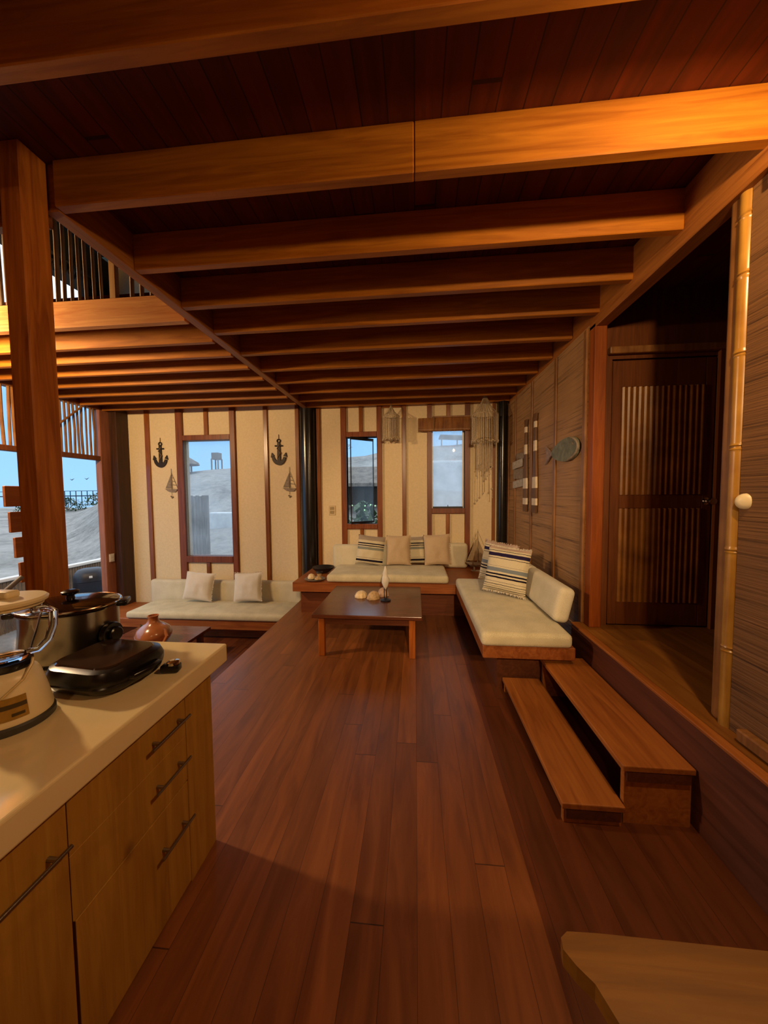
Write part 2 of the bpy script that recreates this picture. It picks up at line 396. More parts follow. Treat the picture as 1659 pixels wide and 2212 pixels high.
# right wall: woven panel by the couch, then corridor, then woven wall near the camera
struct(G().box(XR, XR+.08, 2.97, YB, 0, 2.95).done('wall_right', WOVEN))
for y in (5.33, 4.975, 4.30, 3.605):
    struct(G().box(XR-.016, XR, y-.028, y+.028, .3, 2.94, .005, 1).done('trim_%d' % tn[0], BAMBOO_D)); tn[0] += 1
struct(G().box(XR-.02, XR, 2.972, 3.025, .5, 2.93, .005, 1).done('trim_%d' % tn[0], BAMBOO_D)); tn[0] += 1
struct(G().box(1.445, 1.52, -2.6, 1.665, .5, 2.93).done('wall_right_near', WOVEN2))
struct(G().box(1.40, 1.445, -2.6, 1.585, .507, .56, .006, 1).done('baseboard_right', BAMBOO_D))
struct(G().box(1.425, 1.445, -2.6, 1.585, 2.84, 2.93, .004, 1).done('trim_%d' % tn[0], BAMBOO_D)); tn[0] += 1
struct(G().box(2.62, 2.7, -2.6, 3.0, .42, 3.2).done('wall_corridor', DOORW))
for i, (x, m) in enumerate(((2.42, BAMBOO_D), (2.52, DOORW))):
    struct(G().box(x, x+.07, 2.82-.02*i, 2.9, .5, 2.72, .012).done('trim_%d' % tn[0], m)); tn[0] += 1
# corridor end wall and bamboo-slat door
struct(G().box(1.5, 1.57, 2.93, 3.0, .5, 3.19).box(2.36, 2.75, 2.93, 3.0, .5, 3.19).box(1.57, 2.36, 2.93, 3.0, 2.66, 3.19).done('wall_corridor_end', DOORW))
struct(G().box(1.5, 2.75, 3.0, 3.05, .0, 3.2).done('wall_corridor_light_seal', DOORW))  # panel added behind the door to stop sky light leaking through
struct(G().box(1.53, 2.42, 2.885, 2.93, 2.69, 2.745, .008).done('trim_%d' % tn[0], BAMBOO_D)); tn[0] += 1
struct(G().box(2.345, 2.385, 2.90, 2.93, .5, 2.69).done('trim_%d' % tn[0], DOORW)); tn[0] += 1
door = struct(G().box(1.575, 2.35, 2.955, 2.985, .51, 2.655).box(1.58, 1.65, 2.935, 2.955, .51, 2.65, .004, 1).box(2.27, 2.345, 2.935, 2.955, .51, 2.65, .004, 1)
              .box(1.65, 2.27, 2.935, 2.955, 2.44, 2.65, .004, 1).box(1.65, 2.27, 2.935, 2.955, 1.47, 1.58, .004, 1).box(1.65, 2.27, 2.935, 2.955, .51, .70, .004, 1).done('door_1', DOORW))
g = G(); ns = 15
for i in range(ns):
    x = 1.668+i*(2.252-1.668)/(ns-1); r = .019+.0018*random.random()
    for za, zb in ((.70, 1.47), (1.58, 2.44)):
        g.tube([(x, 2.948, za), (x+.002*random.uniform(-1, 1), 2.946, (za+zb)/2), (x, 2.948, zb)], r, 8)
g.done('slat_panel', SLATD, door, True)
h = G(); h.lathe([(.028, 0), (.03, .006), (.012, .012), (.011, .04), (.026, .05), (.03, .062), (.026, .076), (.005, .08)], (2.30, 2.935, 1.525), 20, rot=Matrix.Rotation(PI/2, 4, 'X'))
h.box(2.345, 2.362, 2.925, 2.935, 1.49, 1.56, .003, 1).done('door_knob', CHROME, door, True)
# left wall: opening below a screen of bamboo slats
struct(G().box(XL-.1, XL, 2.0, YB, 2.985, 3.19).done('wall_left_top', DOORW)); struct(G().box(XL-.1, XL, 5.25, YB, -.55, 2.98).done('wall_left', DOORW))
struct(G().box(XL-.1, XL, 1.0, 5.03, -.62, -.30).done('wall_left_sill', DOORW)); struct(G().box(XL-.1, XL, -2.6, 1.6, -.62, 3.2).done('wall_left_kitchen', DOORW))
struct(G().box(XL-.08, XL+.01, 1.6, 5.04, 2.18, 2.25, .006, 1).done('trim_%d' % tn[0], DOORW)); tn[0] += 1
struct(G().box(XL-.09, XL+.015, 5.035, 5.25, -.55, 2.985, .006, 1).done('trim_%d' % tn[0], wood('jamb_wood', '7a4630', '9c6448', 'Z', .5))); tn[0] += 1
struct(G().box(XL+.0, XL+.14, 5.20, YB-.02, -.55, 3.05, .006, 1).done('trim_%d' % tn[0], wood('dark_jamb', '2c1608', '4a2812', 'Z', .5))); tn[0] += 1
struct(G().box(-5.3, 2.75, -2.7, -2.6, -.62, 5.6).done('wall_front', DOORW))
struct(G().box(2.7, 2.8, -2.6, YB, 3.2, 5.6).box(-5.1, -5.0, -2.6, 2.2, 3.2, 5.6).done('wall_upper', DARKTH))
scr = G(); y = 1.7
while y < 5.0:
    scr.tube([(XL-.03, y, 2.25), (XL-.03+random.uniform(-.004, .004), y+random.uniform(-.01, .01), 2.6), (XL-.03, y+random.uniform(-.012, .012), 2.985)], random.uniform(.013, .019), 7)
    y += random.uniform(.055, .068)
s_ = thing('bamboo_screen', 'screen of upright bamboo slats above the open side of the lower lounge', 'screen', (0, 0, 0))
scr.done('slats', BAMBOO_D, s_, True)
G().tube([(XL+.0, 4.30, 2.52), (XL+.0, 4.78, 2.97)], .014, 8).done('brace', BAMBOO_D, s_, True)

# ------------------------------------------------------------------ beams and posts
GB = 'ceiling beams over the deck'
ys = [1.045, 1.54, 2.0, 2.42, 2.82, 3.27, 3.71, 4.13, 4.56, 4.96, 5.30]
bl = ['nearest ceiling beam, darkest, crossing the top edge of the view', 'brightly lit orange ceiling beam, second from the camera, with a butt joint in the middle',
      'third ceiling beam, lit along its lower half, ending on the header beam', 'fourth ceiling beam, thin lit strip, just behind the third beam', 'fifth ceiling beam ending above the corridor corner post',
      'sixth ceiling beam, first of those resting over the woven wall', 'seventh ceiling beam from the camera', 'eighth ceiling beam from the camera', 'ninth ceiling beam, third before the back wall', 'tenth ceiling beam, second before the back wall', 'last ceiling beam, right in front of the back wall']
for i, y in enumerate(ys):
    x0 = -5.0 if i == 0 else -1.70
    g = G()
    if i == 1: g.box(-1.70, .0, y, y+.05, BB, ZC, .004, 1).box(.002, 1.45, y, y+.05, BB+.001, ZC, .004, 1)
    else: g.box(x0, 1.45 if i < 5 else 1.41, y, y+.05, BB, ZC, .004, 1)
    tag(g.done('ceiling_beam', BEAM), bl[i], 'beam', GB)
for i, y in enumerate((.55, .05, -.6)):
    tag(G().box(-5.0, 1.45, y, y+.05, BB, ZC, .004, 1).done('ceiling_beam', BEAM), ['ceiling beam overhead just above the camera', 'ceiling beam behind the camera', 'ceiling beam over the back of the kitchen'][i], 'beam', GB)
tag(G().box(-1.775, -1.70, 1.56, YB, BB-.005, ZC+.01, .004, 1).done('edge_beam', BEAM_Y), 'long edge beam where the deck ceiling meets the lower lounge', 'beam')
tag(G().box(1.41, 1.50, -2.6, 2.97, 2.90, ZC, .004, 1).box(1.412, 1.49, 2.97, YB, 2.94, ZC, .004, 1).done('header_beam', BEAM_Y), 'long header beam above the corridor opening and woven wall', 'beam')
tag(G().box(-5.0, -1.80, YB-.07, YB, 3.06, ZC, .004, 1).done('wall_plate', BATTX), 'top plate of the back wall left of the dark column', 'beam')
tag(G().box(-1.53, 1.41, YB-.07, YB, 2.99, ZC, .004, 1).done('wall_plate', BATTX), 'top plate of the back wall right of the dark column', 'beam')
tag(G().box(-5.0, -1.80, 2.60, 2.66, 2.98, 3.19, .004, 1).done('fascia_beam', wood('fascia_wood', 'a8622a', 'd49a55', 'X', .5)), 'pale fascia beam under the upstairs bamboo railing', 'beam')
jl = ['lounge ceiling joist right behind the pale fascia beam', 'second lounge ceiling joist behind the fascia', 'third lounge ceiling joist behind the fascia', 'fourth lounge ceiling joist behind the fascia', 'fifth lounge ceiling joist behind the fascia', 'lounge ceiling joist closest to the back wall but one', 'lounge ceiling joist closest to the back wall']
for y, l in zip((2.97, 3.28, 3.62, 3.98, 4.36, 4.74, 5.1), jl):
    tag(G().box(-5.0, -1.80, y, y+.05, BB, ZC, .004, 1).done('lounge_joist', BEAM), l, 'beam', 'joists over the lower lounge')
tag(G().box(-1.852, -1.745, 1.435, 1.555, -.06, ZC, .006, 1).done('wooden_post', POSTW), 'square orange-brown timber post behind the kitchen counter', 'post')
tag(G().box(1.41, 1.50, 2.875, 2.968, .5, 2.93, .005, 1).done('corner_post', POSTR), 'orange timber post between the woven wall and the corridor door', 'post')
tag(G().tube([(-1.725, 5.45, -.6), (-1.725, 5.45, 3.185)], .1315, 32).done('round_column', BLACKW, None, True), 'thick glossy black round column between the two halves of the back wall', 'column')
tag(G().tube([(1.32, 5.36, .46), (1.32, 5.36, 2.98)], .066, 24).done('round_column', BLACKW, None, True), 'slim black round column in the right back corner', 'column')
# bamboo pole on the end of the near wall
pr = []; z = .5
nodes_z = [.87, 1.33, 1.80, 2.21, 2.55, 2.80]
while z < 2.93:
    r = .030
    for nz in nodes_z:
        d = abs(z-nz)
        if d < .012: r = .0275 if d < .004 else .0325
    pr.append((r, z)); z += .006
pole = thing('bamboo_pole', 'golden bamboo pole at the near side of the corridor opening', 'pole', (1.458, 1.695, 0))
G().lathe(pr, (0, 0, 0), 20).done('pole_stem', BAMBOO, pole, True)
G().box(-.018, .03, .0, .075, .5, 2.93, .02, 3).done('split_bamboo_strip', BAMBOO_D, pole, True)
# round cream switch on the pole
sw = thing('round_switch', 'cream round wall switch mounted on the golden bamboo pole', 'switch', (1.450, 1.638, 1.555))
sw.rotation_euler = (0, -PI/2, math.radians(35))
G().lathe([(.034, -.012), (.036, .008), (.033, .014), (.028, .02), (.015, .024), (.002, .025)], (0, 0, 0), 28).done('dial', CREAMP, sw, True)
G().lathe([(.038, -.02), (.038, -.01)], (0, 0, 0), 28).done('back_plate', GREYP, sw, True)
# upstairs railing
rl = thing('bamboo_railing', 'upstairs railing of thin upright bamboo sticks above the pale fascia beam', 'railing', (0, 0, 0))
x = -3.5; gi = 0
while x < -1.85:
    if not (-2.46 < x < -2.30) :
        G().tube([(x, 2.63, 3.19), (x+random.uniform(-.008, .008), 2.63, 3.7), (x+random.uniform(-.008, .008), 2.63, 4.1)], random.uniform(.011, .017), 8).done('bamboo_stick', BAMBOO_G, rl, True)
    x += random.uniform(.058, .075) if x < -2.3 else .085
G().box(-2.44, -2.385, 2.61, 2.65, 3.19, 4.15, .004, 1).done('railing_post', wood('pale_post', '8a6238', 'b08a58', 'Z', .5), rl)
G().tube([(-3.6, 2.63, 4.1), (-1.85, 2.63, 4.1)], .03, 12).done('top_rail', BAMBOO_G, rl, True)
# thatched eave seen through the railing
g = G(); g.box(-5.5, -4.95, 2.2, YB+.2, 4.98, 5.4)
for i in range(160):
    y = random.uniform(2.2, 5.6); g.tube([(-5.0+random.uniform(-.1, .05), y, 5.05), (-5.02+random.uniform(-.1, .05), y+random.uniform(-.05, .05), 4.88+random.uniform(-.08, .06))], .02, 4)
struct(g.done('ceiling_eave', DARKTH))
struct(G().box(-5.1, -5.0, 2.2, 5.6, 3.2, 3.24).box(-5.1, -5.0, 4.95, 5.6, 3.24, 5.0).done('wall_upper_left', DARKTH))
tag(G().tube([(-3.40, 2.3, 4.0), (-3.2, 2.58, 4.36)], .085, 16).done('roof_log', plain('pale_log', 'b59a72', .7, 0, .3, 20, .2), None, True), 'pale round log end poking in under the roof at the far left', 'log')
tag(G().tube([(-4.32, 3.2, 3.19), (-4.30, 3.2, 4.98)], .03, 12).done('loft_pole', BAMBOO_D, None, True), 'upright bamboo pole of the loft at the left picture edge', 'pole')

# ------------------------------------------------------------------ lamps of the room, plus added fill lights
def lamp(name, loc, power, col, r):
    l = bpy.data.lights.new(name, 'POINT'); l.energy = power; l.color = col; l.shadow_soft_size = r
    o = bpy.data.objects.new(name, l); C.objects.link(o); o.location = loc; return o
WARM = (1.0, .65, .31)
lamp('wall_lamp_light', (1.12, .86, 2.865), 66, WARM, .03)
lamp('kitchen_fill_light', (-.3, -2.3, 2.95), 40, (1.0, .66, .33), .06)  # unseen fill light added behind the camera
_sp = bpy.data.lights.new('seating_fill_spot', 'SPOT'); _sp.energy = 620; _sp.color = (1.0, .68, .36); _sp.spot_size = math.radians(36); _sp.spot_blend = .7; _sp.shadow_soft_size = .05  # unseen spot added to brighten the seating and right half of back wall
_so = bpy.data.objects.new('seating_fill_spot', _sp); C.objects.link(_so); _so.location = (.5, -2.3, 2.95)
_so.rotation_euler = (Vector((.15, 5.4, .75))-Vector((.5, -2.3, 2.95))).to_track_quat('-Z', 'Y').to_euler()
lamp('lounge_lamp_light', (-4.1, 2.15, 2.84), 270, (1.0, .67, .34), .09)

# ------------------------------------------------------------------ soft furnishings
def slab(x0, x1, y0, y1, z0, z1, r=.035, puff=.012, n=14):
    """box cushion: bevelled, subdivided and slightly crowned"""
    g = G(); g.box(x0, x1, y0, y1, z0, z1, r, 4)
    bmesh.ops.subdivide_edges(g.bm, edges=[e for e in g.bm.edges if e.calc_length() > .2], cuts=n, use_grid_fill=True)
    cx, cy, cz = (x0+x1)/2, (y0+y1)/2, (z0+z1)/2; hx, hy, hz = (x1-x0)/2, (y1-y0)/2, (z1-z0)/2
    th = min(hx, hy, hz)
    for v in g.bm.verts:
        u, w, t = (v.co.x-cx)/hx, (v.co.y-cy)/hy, (v.co.z-cz)/hz
        k = noise.noise(v.co*3.1)*.006
        if th == hz: v.co.z += max(0, (1-u**4)*(1-w**4))*puff*(t > .8)+k*(t > .8)
        elif th == hy: v.co.y += math.copysign(1, w)*max(0, (1-u**4)*(1-t**4))*puff*(abs(w) > .8)+k*(w < -.8)
        else: v.co.x += math.copysign(1, u)*max(0, (1-w**4)*(1-t**4))*puff*(abs(u) > .8)+k*(u < -.8)
    return g
def welt(g_pts, mat, parent): return G().tube(g_pts, .006, 6, closed=True).done('piping', mat, parent, True)
def pillow(w, h, t, ears=.05, n=18, seed=0):
    g = G(); bm = g.bm; F = {}; Bk = {}
    for i in range(n+1):
        for j in range(n+1):
            u, v = i/n*2-1, j/n*2-1
            pinch = 1-ears*(1-abs(v)**2.2); pinch2 = 1-ears*(1-abs(u)**2.2)
            x = u*w/2*pinch; z = h/2+v*h/2*pinch2
            th = t/2*(max(0, (1-u*u))*max(0, (1-v*v)))**.42
            wr = noise.noise(Vector((u*2.2+seed*3, v*2.2, seed)))*.014*(1-max(abs(u), abs(v))**3)
            edge = i in (0, n) or j in (0, n)
            F[i, j] = bm.verts.new((x, -th+wr, z)); Bk[i, j] = F[i, j] if edge else bm.verts.new((x, th+wr, z))
    for i in range(n):
        for j in range(n):
            bm.faces.new((F[i, j], F[i+1, j], F[i+1, j+1], F[i, j+1])); 
            q = [Bk[i, j], Bk[i, j+1], Bk[i+1, j+1], Bk[i+1, j]]
            if len(set(q)) == 4 and set(q) != {F[i, j], F[i+1, j], F[i+1, j+1], F[i, j+1]}:
                try: bm.faces.new(q)
                except ValueError: pass
    return g
def fringe(w, h, side, mat, parent, L=.02):
    g = G(); n = 46
    for k in range(n):
        a = -1+2*k/(n-1); c = (1-.05*(1-abs(a)**2.2))
        for s in side:
            if s == 'L' or s == 'R':
                sx = -1 if s == 'L' else 1; x = sx*w/2*c; z = h/2+a*h/2*.98
                g.tube([(x, 0, z), (x+sx*L*random.uniform(.6, 1.2), random.uniform(-.012, .012), z+random.uniform(-.006, .006))], .0035, 4)
            else:
                z = (h/2+h/2*c) if s == 'T' else h/2-h/2*c; x = a*w/2*.98
                g.tube([(x, 0, z), (x+random.uniform(-.006, .006), random.uniform(-.012, .012), z+(L if s == 'T' else -L)*random.uniform(.5, 1))], .0035, 4)
    return g.done('fringe', mat, parent)
def put_pillow(label, loc, rot, w, h, t, mat, sides='', fm=None, seed=0, group=None, lean=0.0):
    o = thing('throw_pillow', label, 'pillow', loc, 0, group); o.rotation_euler = rot; o.rotation_mode = 'XYZ'
    c = pillow(w, h, t, seed=seed).done('cover', mat, o, True)
    for sd in sides: fringe(w, h, sd, fm or mat, o)
    return o

# --- back bench (built in, runs to the right corner)
tb = thing('back_bench', 'built-in wooden bench along the right half of the back wall', 'bench', (0, 0, 0))
G().prism([(-1.62, 4.32), (XR, 4.32), (XR, YB-.035), (-1.585, YB-.035), (-1.585, 5.30), (-1.62, 5.30)], .12, 'z', .33).done('seat_board', BENCHX, tb)
G().box(-1.56, XR, 4.47, 4.50, 0, .33).done('riser', wood('bench_riser', '5a2a10', '7a4220', 'X', .5), tb)
sc = thing('seat_cushion', 'long cream seat cushion on the bench below the two narrow windows', 'cushion', (0, 0, 0))
slab(-1.17, .42, 4.34, 5.05, .452, .552, .035, .012).done('cover', CUSH, sc, True)
bc = thing('back_cushion', 'cream back cushion left of the striped pillows on the back bench', 'cushion', (0, 0, 0))
slab(-1.26, -.35, 5.06, 5.17, .455, .845, .05, .01).done('cover', CUSHB, bc, True)
bc2 = thing('back_cushion', 'small cream back cushion standing behind the beige pillow, by the ship model', 'cushion', (0, 0, 0))
slab(.35, .80, 5.27, 5.40, .455, .84, .05, .01).done('cover', CUSHB, bc2, True)
gp = 'pillows on the back bench'
put_pillow('striped pillow leaning left on the back bench, first from the left', (-.675, 4.85, .59), (math.radians(-10), math.radians(7), math.radians(3)), .40, .42, .15, STR_A, seed=1, group=gp)
put_pillow('plain beige pillow between the two striped pillows on the back bench', (-.25, 4.875, .58), (math.radians(-9), 0, 0), .34, .43, .13, LINEN, 'R', LINEN, seed=2, group=gp)
put_pillow('striped pillow partly covered by beige pillows on the back bench', (.0, 5.02, .575), (math.radians(-10), math.radians(-2), 0), .34, .40, .12, STR_A, 'T', WHITEL, seed=3, group=gp)
put_pillow('plain beige pillow with frayed edge at the right end of the back bench', (.315, 4.88, .585), (math.radians(-9), math.radians(-3), math.radians(-3)), .37, .44, .15, LINEN, 'R', LINEN, seed=4, group=gp)

# --- right couch
rb = thing('side_bench', 'built-in wooden bench along the woven right wall', 'bench', (0, 0, 0))
G().box(.515, 1.20, 2.63, 4.315, .33, .43, .006, 1).done('seat_board', BENCHY, rb)
G().box(.66, 1.18, 2.80, 2.83, 0, .33).box(.66, .69, 2.83, 4.315, 0, .33).done('riser', wood('side_riser', '4a2410', '6a381c', 'Y', .5), rb)
sc = thing('seat_cushion', 'cream seat cushion of the couch along the right wall, lit yellow at its near end', 'cushion', (0, 0, 0))
slab(.50, 1.17, 2.60, 4.30, .432, .542, .035, .012).done('cover', CUSH, sc, True)
for (ya, yb, l) in ((2.80, 3.62, 'cream back cushion at the near end of the right couch'), (3.63, 4.3, 'cream back cushion behind the striped pillows of the right couch')):
    b_ = thing('back_cushion', l, 'cushion', (1.15, (ya+yb)/2, .545)); b_.rotation_euler = (0, math.radians(13), 0)
    hl = (yb-ya)/2
    slab(-.055, .065, -hl, hl, .01, .30, .04, .01).done('cover', CUSHB, b_, True)
gp = 'pillows on the right couch'
put_pillow('large boldly striped pillow in front on the right couch', (.875, 3.47, .60), (math.radians(-14), math.radians(5), math.radians(-28)), .42, .46, .17, STR_B, 'TB', WHITEL, seed=5, group=gp)
put_pillow('striped pillow tucked behind the front pillow on the right couch', (.875, 3.91, .59), (math.radians(-12), math.radians(4), math.radians(-48)), .42, .46, .16, STR_B, 'TR', PINKL, seed=6, group=gp)

# --- lower lounge bench
lb = thing('lower_bench', 'low wooden bench along the back wall of the lower lounge', 'bench', (0, 0, 0))
G().box(-4.98, -1.78, 4.66, YB-.035, -.36, -.225, .006, 1).done('seat_board', BENCHX, lb)
G().box(-4.98, -1.78, 4.88, 4.91, -.55, -.36).done('riser', BENCHX, lb)
sc = thing('seat_cushion', 'long cream seat cushion on the low bench of the left lounge', 'cushion', (0, 0, 0))
slab(-4.33, -1.80, 4.63, 5.28, -.223, -.118, .04, .012, 18).done('cover', CUSH, sc, True)
gl = 'back cushions on the low bench'
for a, b, l in ((-4.46, -3.66, 'cream back cushion at the left end of the low bench'), (-3.65, -2.74, 'cream back cushion between the two off-white pillows of the low bench'), (-2.73, -1.84, 'cream back cushion at the right end of the low bench')):
    q = thing('back_cushion', l, 'cushion', (0, 0, 0), group=gl); slab(a, b, 5.29, 5.41, -.2, .20, .035, .008).done('cover', CUSHB, q, True)
put_pillow('off-white frayed pillow, left of the two on the low bench', (-3.50, 5.08, -.07), (math.radians(-12), math.radians(5), math.radians(2)), .47, .45, .16, WHITEL, 'R', WHITEL, seed=8, group='pillows on the low bench')
put_pillow('off-white frayed pillow, right of the two on the low bench', (-2.65, 5.08, -.07), (math.radians(-12), math.radians(-3), math.radians(-2)), .47, .45, .16, WHITEL, 'RT', WHITEL, seed=9, group='pillows on the low bench')

# ------------------------------------------------------------------ tables
ct = thing('coffee_table', 'low dark wooden coffee table in the middle of the deck', 'table', (0, 0, 0))
G().box(-1.02, .06, 3.20, 4.27, .395, .432, .006, 2).done('table_top', DARKW, ct)
G().box(-.93, -.02, 3.26, 3.285, .32, .395).box(-.93, -.02, 4.18, 4.205, .32, .395).box(-.955, -.93, 3.27, 4.19, .32, .395).box(-.03, -.005, 3.27, 4.19, .32, .395).done('apron', DARKW, ct)
for x, y in ((-.965, 3.245), (-.065, 3.245), (-.965, 4.165), (-.065, 4.165)):
    G().box(x, x+.06, y, y+.06, 0, .395, .004, 1).done('leg', LEGW, ct)
lt = thing('low_table', 'low dark wooden table in the lower lounge holding the clay pot', 'table', (0, 0, 0))
G().box(-3.72, -2.74, 3.3, 4.26, -.19, -.15, .006, 2).done('table_top', DARKW, lt)
for x, y in ((-3.65, 3.38), (-2.87, 3.38), (-3.65, 4.14), (-2.87, 4.14)): G().box(x, x+.06, y, y+.06, -.55, -.19).done('leg', DARKW, lt)
pt = thing('clay_pot', 'glazed brown clay jar with narrow neck behind the counter end', 'pot', (-3.10, 3.70, -.15))
G().lathe([(.09, 0), (.15, .03), (.185, .09), (.19, .13), (.165, .19), (.11, .235), (.07, .26), (.058, .29), (.052, .32), (.06, .345), (.048, .345), (.042, .30)], (0, 0, 0), 40, cap=True).done('body', CLAY, pt, True)
G().tube([(.16, -.02, .18), (.205, -.05, .12), (.19, -.10, .05), (.21, -.17, .01)], [.018, .02, .016, .01], 8).done('spout', CLAY, pt, True)
pp = thing('potted_plant', 'small dark green sprig standing behind the clay jar', 'plant', (-3.36, 3.86, -.15))
G().lathe([(.03, 0), (.045, .06), (.042, .07)], (0, 0, 0), 16).done('holder', WHITEP, pp, True)
g = G()
for k in range(16):
    a = k*2.4; g.prism([(0, 0), (.012, .03), (0, .075), (-.012, .03)], .002, 'y', 0, Matrix.Rotation(a, 4, 'Z') @ Matrix.Rotation(math.radians(35+20*random.random()), 4, 'X'), (0, 0, .06+.004*k))
g.done('leaves', GREEND, pp)

# shells, figurine
def shell(label, loc, r, mat, rz, ribs=9, sc=(1, 1, .8)):
    o = thing('seashell', label, 'shell', loc, rz, 'shells on the coffee table')
    g = G(); prof = [(r*math.cos(t), r*math.sin(t)) for t in [i*PI/2/9 for i in range(9)]]+[(.004, r)]
    g.lathe([(r*.96, -.0)]+[(a, b+.012) for a, b in prof], (0, 0, 0), 54, sc[0], sc[1], rib=lambda a, z: 1+.045*math.sin(a*ribs))
    for v in g.bm.verts: v.co.z *= sc[2]*1.15; v.co.x += v.co.z*.12
    g.done('shell_body', mat, o, True)
    G().lathe([(r*1.0, 0), (r*1.04, .010), (r*.98, .02)], (0, 0, 0), 54, sc[0], sc[1], rib=lambda a, z: 1+.05*math.sin(a*ribs)).done('lip', mat, o, True)
    return o
shell('pale cream ribbed shell, left one on the coffee table', (-.625, 3.80, .433), .068, SHELLM, 0)
shell('knobbly yellow-brown shell in front on the coffee table', (-.475, 3.74, .433), .07, SHELLM2, .5, 7, (1, .85, .95))
shell('pinkish brown shell half hidden behind the knobbly shell', (-.375, 3.865, .433), .065, plain('shell_pink', 'b9967a', .5, 0, .4, 40, .25), 1.1, 8, (.9, 1, 1.05))
fg = thing('shell_figurine', 'white spiral shell ornament on a thin black stand on the coffee table', 'ornament', (-.33, 3.68, .433))
G().lathe([(.055, 0), (.058, .012), (.03, .02), (.012, .03)], (0, 0, 0), 24).done('stand_base', BLACKM, fg, True)
G().tube([(-.010, 0, .02), (-.012, 0, .16)], .004, 8).tube([(.012, 0, .02), (.014, 0, .17)], .004, 8).done('stand_rods', BLACKM, fg, True)
G().lathe([(.006, .13), (.026, .16), (.042, .20), (.046, .23), (.036, .265), (.028, .285), (.031, .30), (.022, .335), (.014, .36), (.004, .385)], (0, 0, 0), 24, .95, .7, rib=lambda a, z: 1+.10*math.sin(a+z*60)).done('shell_spire', plain('white_shell', 'd8d2c6', .4, 0, .2, 30, .06), fg, True)

# plate with shells on the bench, dark bowl
pl = tag(G().lathe([(.02, .0), (.09, .002), (.135, .016), (.14, .022), (.13, .02), (.085, .009), (.01, .008)], (-1.36, 4.46, .451), 40).done('plate', plain('grey_plate', '8d8378', .35), None, True), 'round grey plate holding shells on the left end of the back bench', 'plate')
o = thing('seashell', 'pale round shell on the plate', 'shell', (-1.405, 4.45, .462), 0, 'shells on the plate'); G().lathe([(.02, 0), (.045, .012), (.05, .035), (.035, .065), (.01, .078)], (0, 0, 0), 28, rib=lambda a, z: 1+.05*math.sin(7*a)).done('shell_body', SHELLM, o, True)
o = thing('seashell', 'yellow-brown shell on the plate in front of the small cup', 'shell', (-1.30, 4.42, .462), .6, 'shells on the plate'); G().lathe([(.02, 0), (.04, .01), (.04, .025), (.02, .045), (.006, .05)], (0, 0, 0), 24, 1.2, .8, rib=lambda a, z: 1+.08*math.sin(5*a)).done('shell_body', SHELLM2, o, True)
cu = thing('small_cup', 'small brown cup with dark rim standing on the plate', 'cup', (-1.31, 4.505, .464)); G().lathe([(.028, 0), (.03, .07), (.034, .075), (.028, .075), (.024, .02)], (0, 0, 0), 20).done('body', SHELLM2, cu, True); G().lathe([(.034, .072), (.05, .085), (.046, .092), (.03, .08)], (0, 0, 0), 20).done('rim', BLACKM, cu, True)
tag(G().lathe([(.05, 0), (.10, .02), (.155, .07), (.165, .088), (.15, .085), (.09, .035), (.01, .02)], (-1.365, 4.90, .451), 40).done('bowl', BLACKM, None, True), 'wide black bowl between the round column and the back bench cushion', 'bowl')

# ------------------------------------------------------------------ steps and foreground table
for name_l, x0, x1, y0, y1, zt in (('lower wooden step in front of the platform', .70, .990, 1.64, 2.78, .105), ('upper wooden step against the platform riser', .985, 1.31, 1.66, 2.76, .295)):
    st = thing('wooden_step', name_l, 'step', (0, 0, 0))
    G().box(x0, x1, y0, y1, zt-.03, zt, .005, 2).done('tread', STEPW, st)
    for yy in (y0+.012, y1-.04): G().box(x0+.012, x1-.012, yy, yy+.028, 0, zt-.03).done('side_panel', STEPW, st)
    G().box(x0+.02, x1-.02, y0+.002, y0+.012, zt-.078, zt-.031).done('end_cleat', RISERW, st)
dt = thing('dining_table', 'corner of a light wooden table at the bottom right of the view', 'table', (0, 0, 0))
zt = .72
top = [(.345, -.6), (.345, .45), (.335, .55), (.318, .598), (.296, .62), (.281, .642), (.284, .66), (.30, .671), (.36, .673), (1.15, .672), (1.19, .64), (1.2, -.6)]
G().prism(top, .035, 'z', zt-.035).done('table_top', TABLEW, dt)
for x, y in ((.36, .55), (1.08, .55), (.36, -.55), (1.08, -.55)): G().box(x, x+.07, y, y+.07, 0, zt-.035).done('leg', TABLEW, dt)

# ------------------------------------------------------------------ kitchen island
tag(G().box(-1.735, -.895, -1.2, 1.512, .815, .90, .008, 3).done('worktop', WORKTOP), 'thick glossy cream worktop of the kitchen island', 'worktop')
XF = -.93
def cabinet(label, y0, y1, parts):
    c = thing('island_cabinet', label, 'cabinet', (0, 0, 0), group='island cabinets')
    G().box(-1.70, XF-.06, y0, y1, 0, .815).done('body', PINE, c)
    for (nm, a, b, z0, z1, hz, ha, hb) in parts:
        d = G().box(XF-.02 if nm != 'end_panel' else XF-.06, XF, a+.001, b-.001, z0, z1, .001, 1).done(nm, PINE, c)
        if hz:
            g = G(); g.tube([(XF+.028, ha, hz), (XF+.028, hb, hz)], .0055, 10)
            for q in (ha+.035, hb-.035): g.tube([(XF-.001, q, hz), (XF+.028, q, hz)], .006, 8)
            g.done('bar_handle', STEEL, d, True)
    return c
cabinet('knotty pine drawer cabinet at the far end of the island', .785, 1.43,
        [('drawer', .785, 1.2545, .633, .812, .725, 1.05, 1.245), ('drawer', .785, 1.2545, .447, .632, .555, 1.06, 1.24), ('drawer', .792, 1.2545, .012, .440, .30, 1.075, 1.25), ('end_panel', 1.255, 1.43, .0, .812, None, 0, 0)])
cabinet('knotty pine cabinet of the island nearest the camera', -.1, .784,
        [('door', .0, .7845, .012, .812, .685, .48, .77)])
cabinet('knotty pine island cabinet behind the camera', -1.15, -.105, [('door', -1.15, -.105, .06, .812, .6, -.5, -.3)])

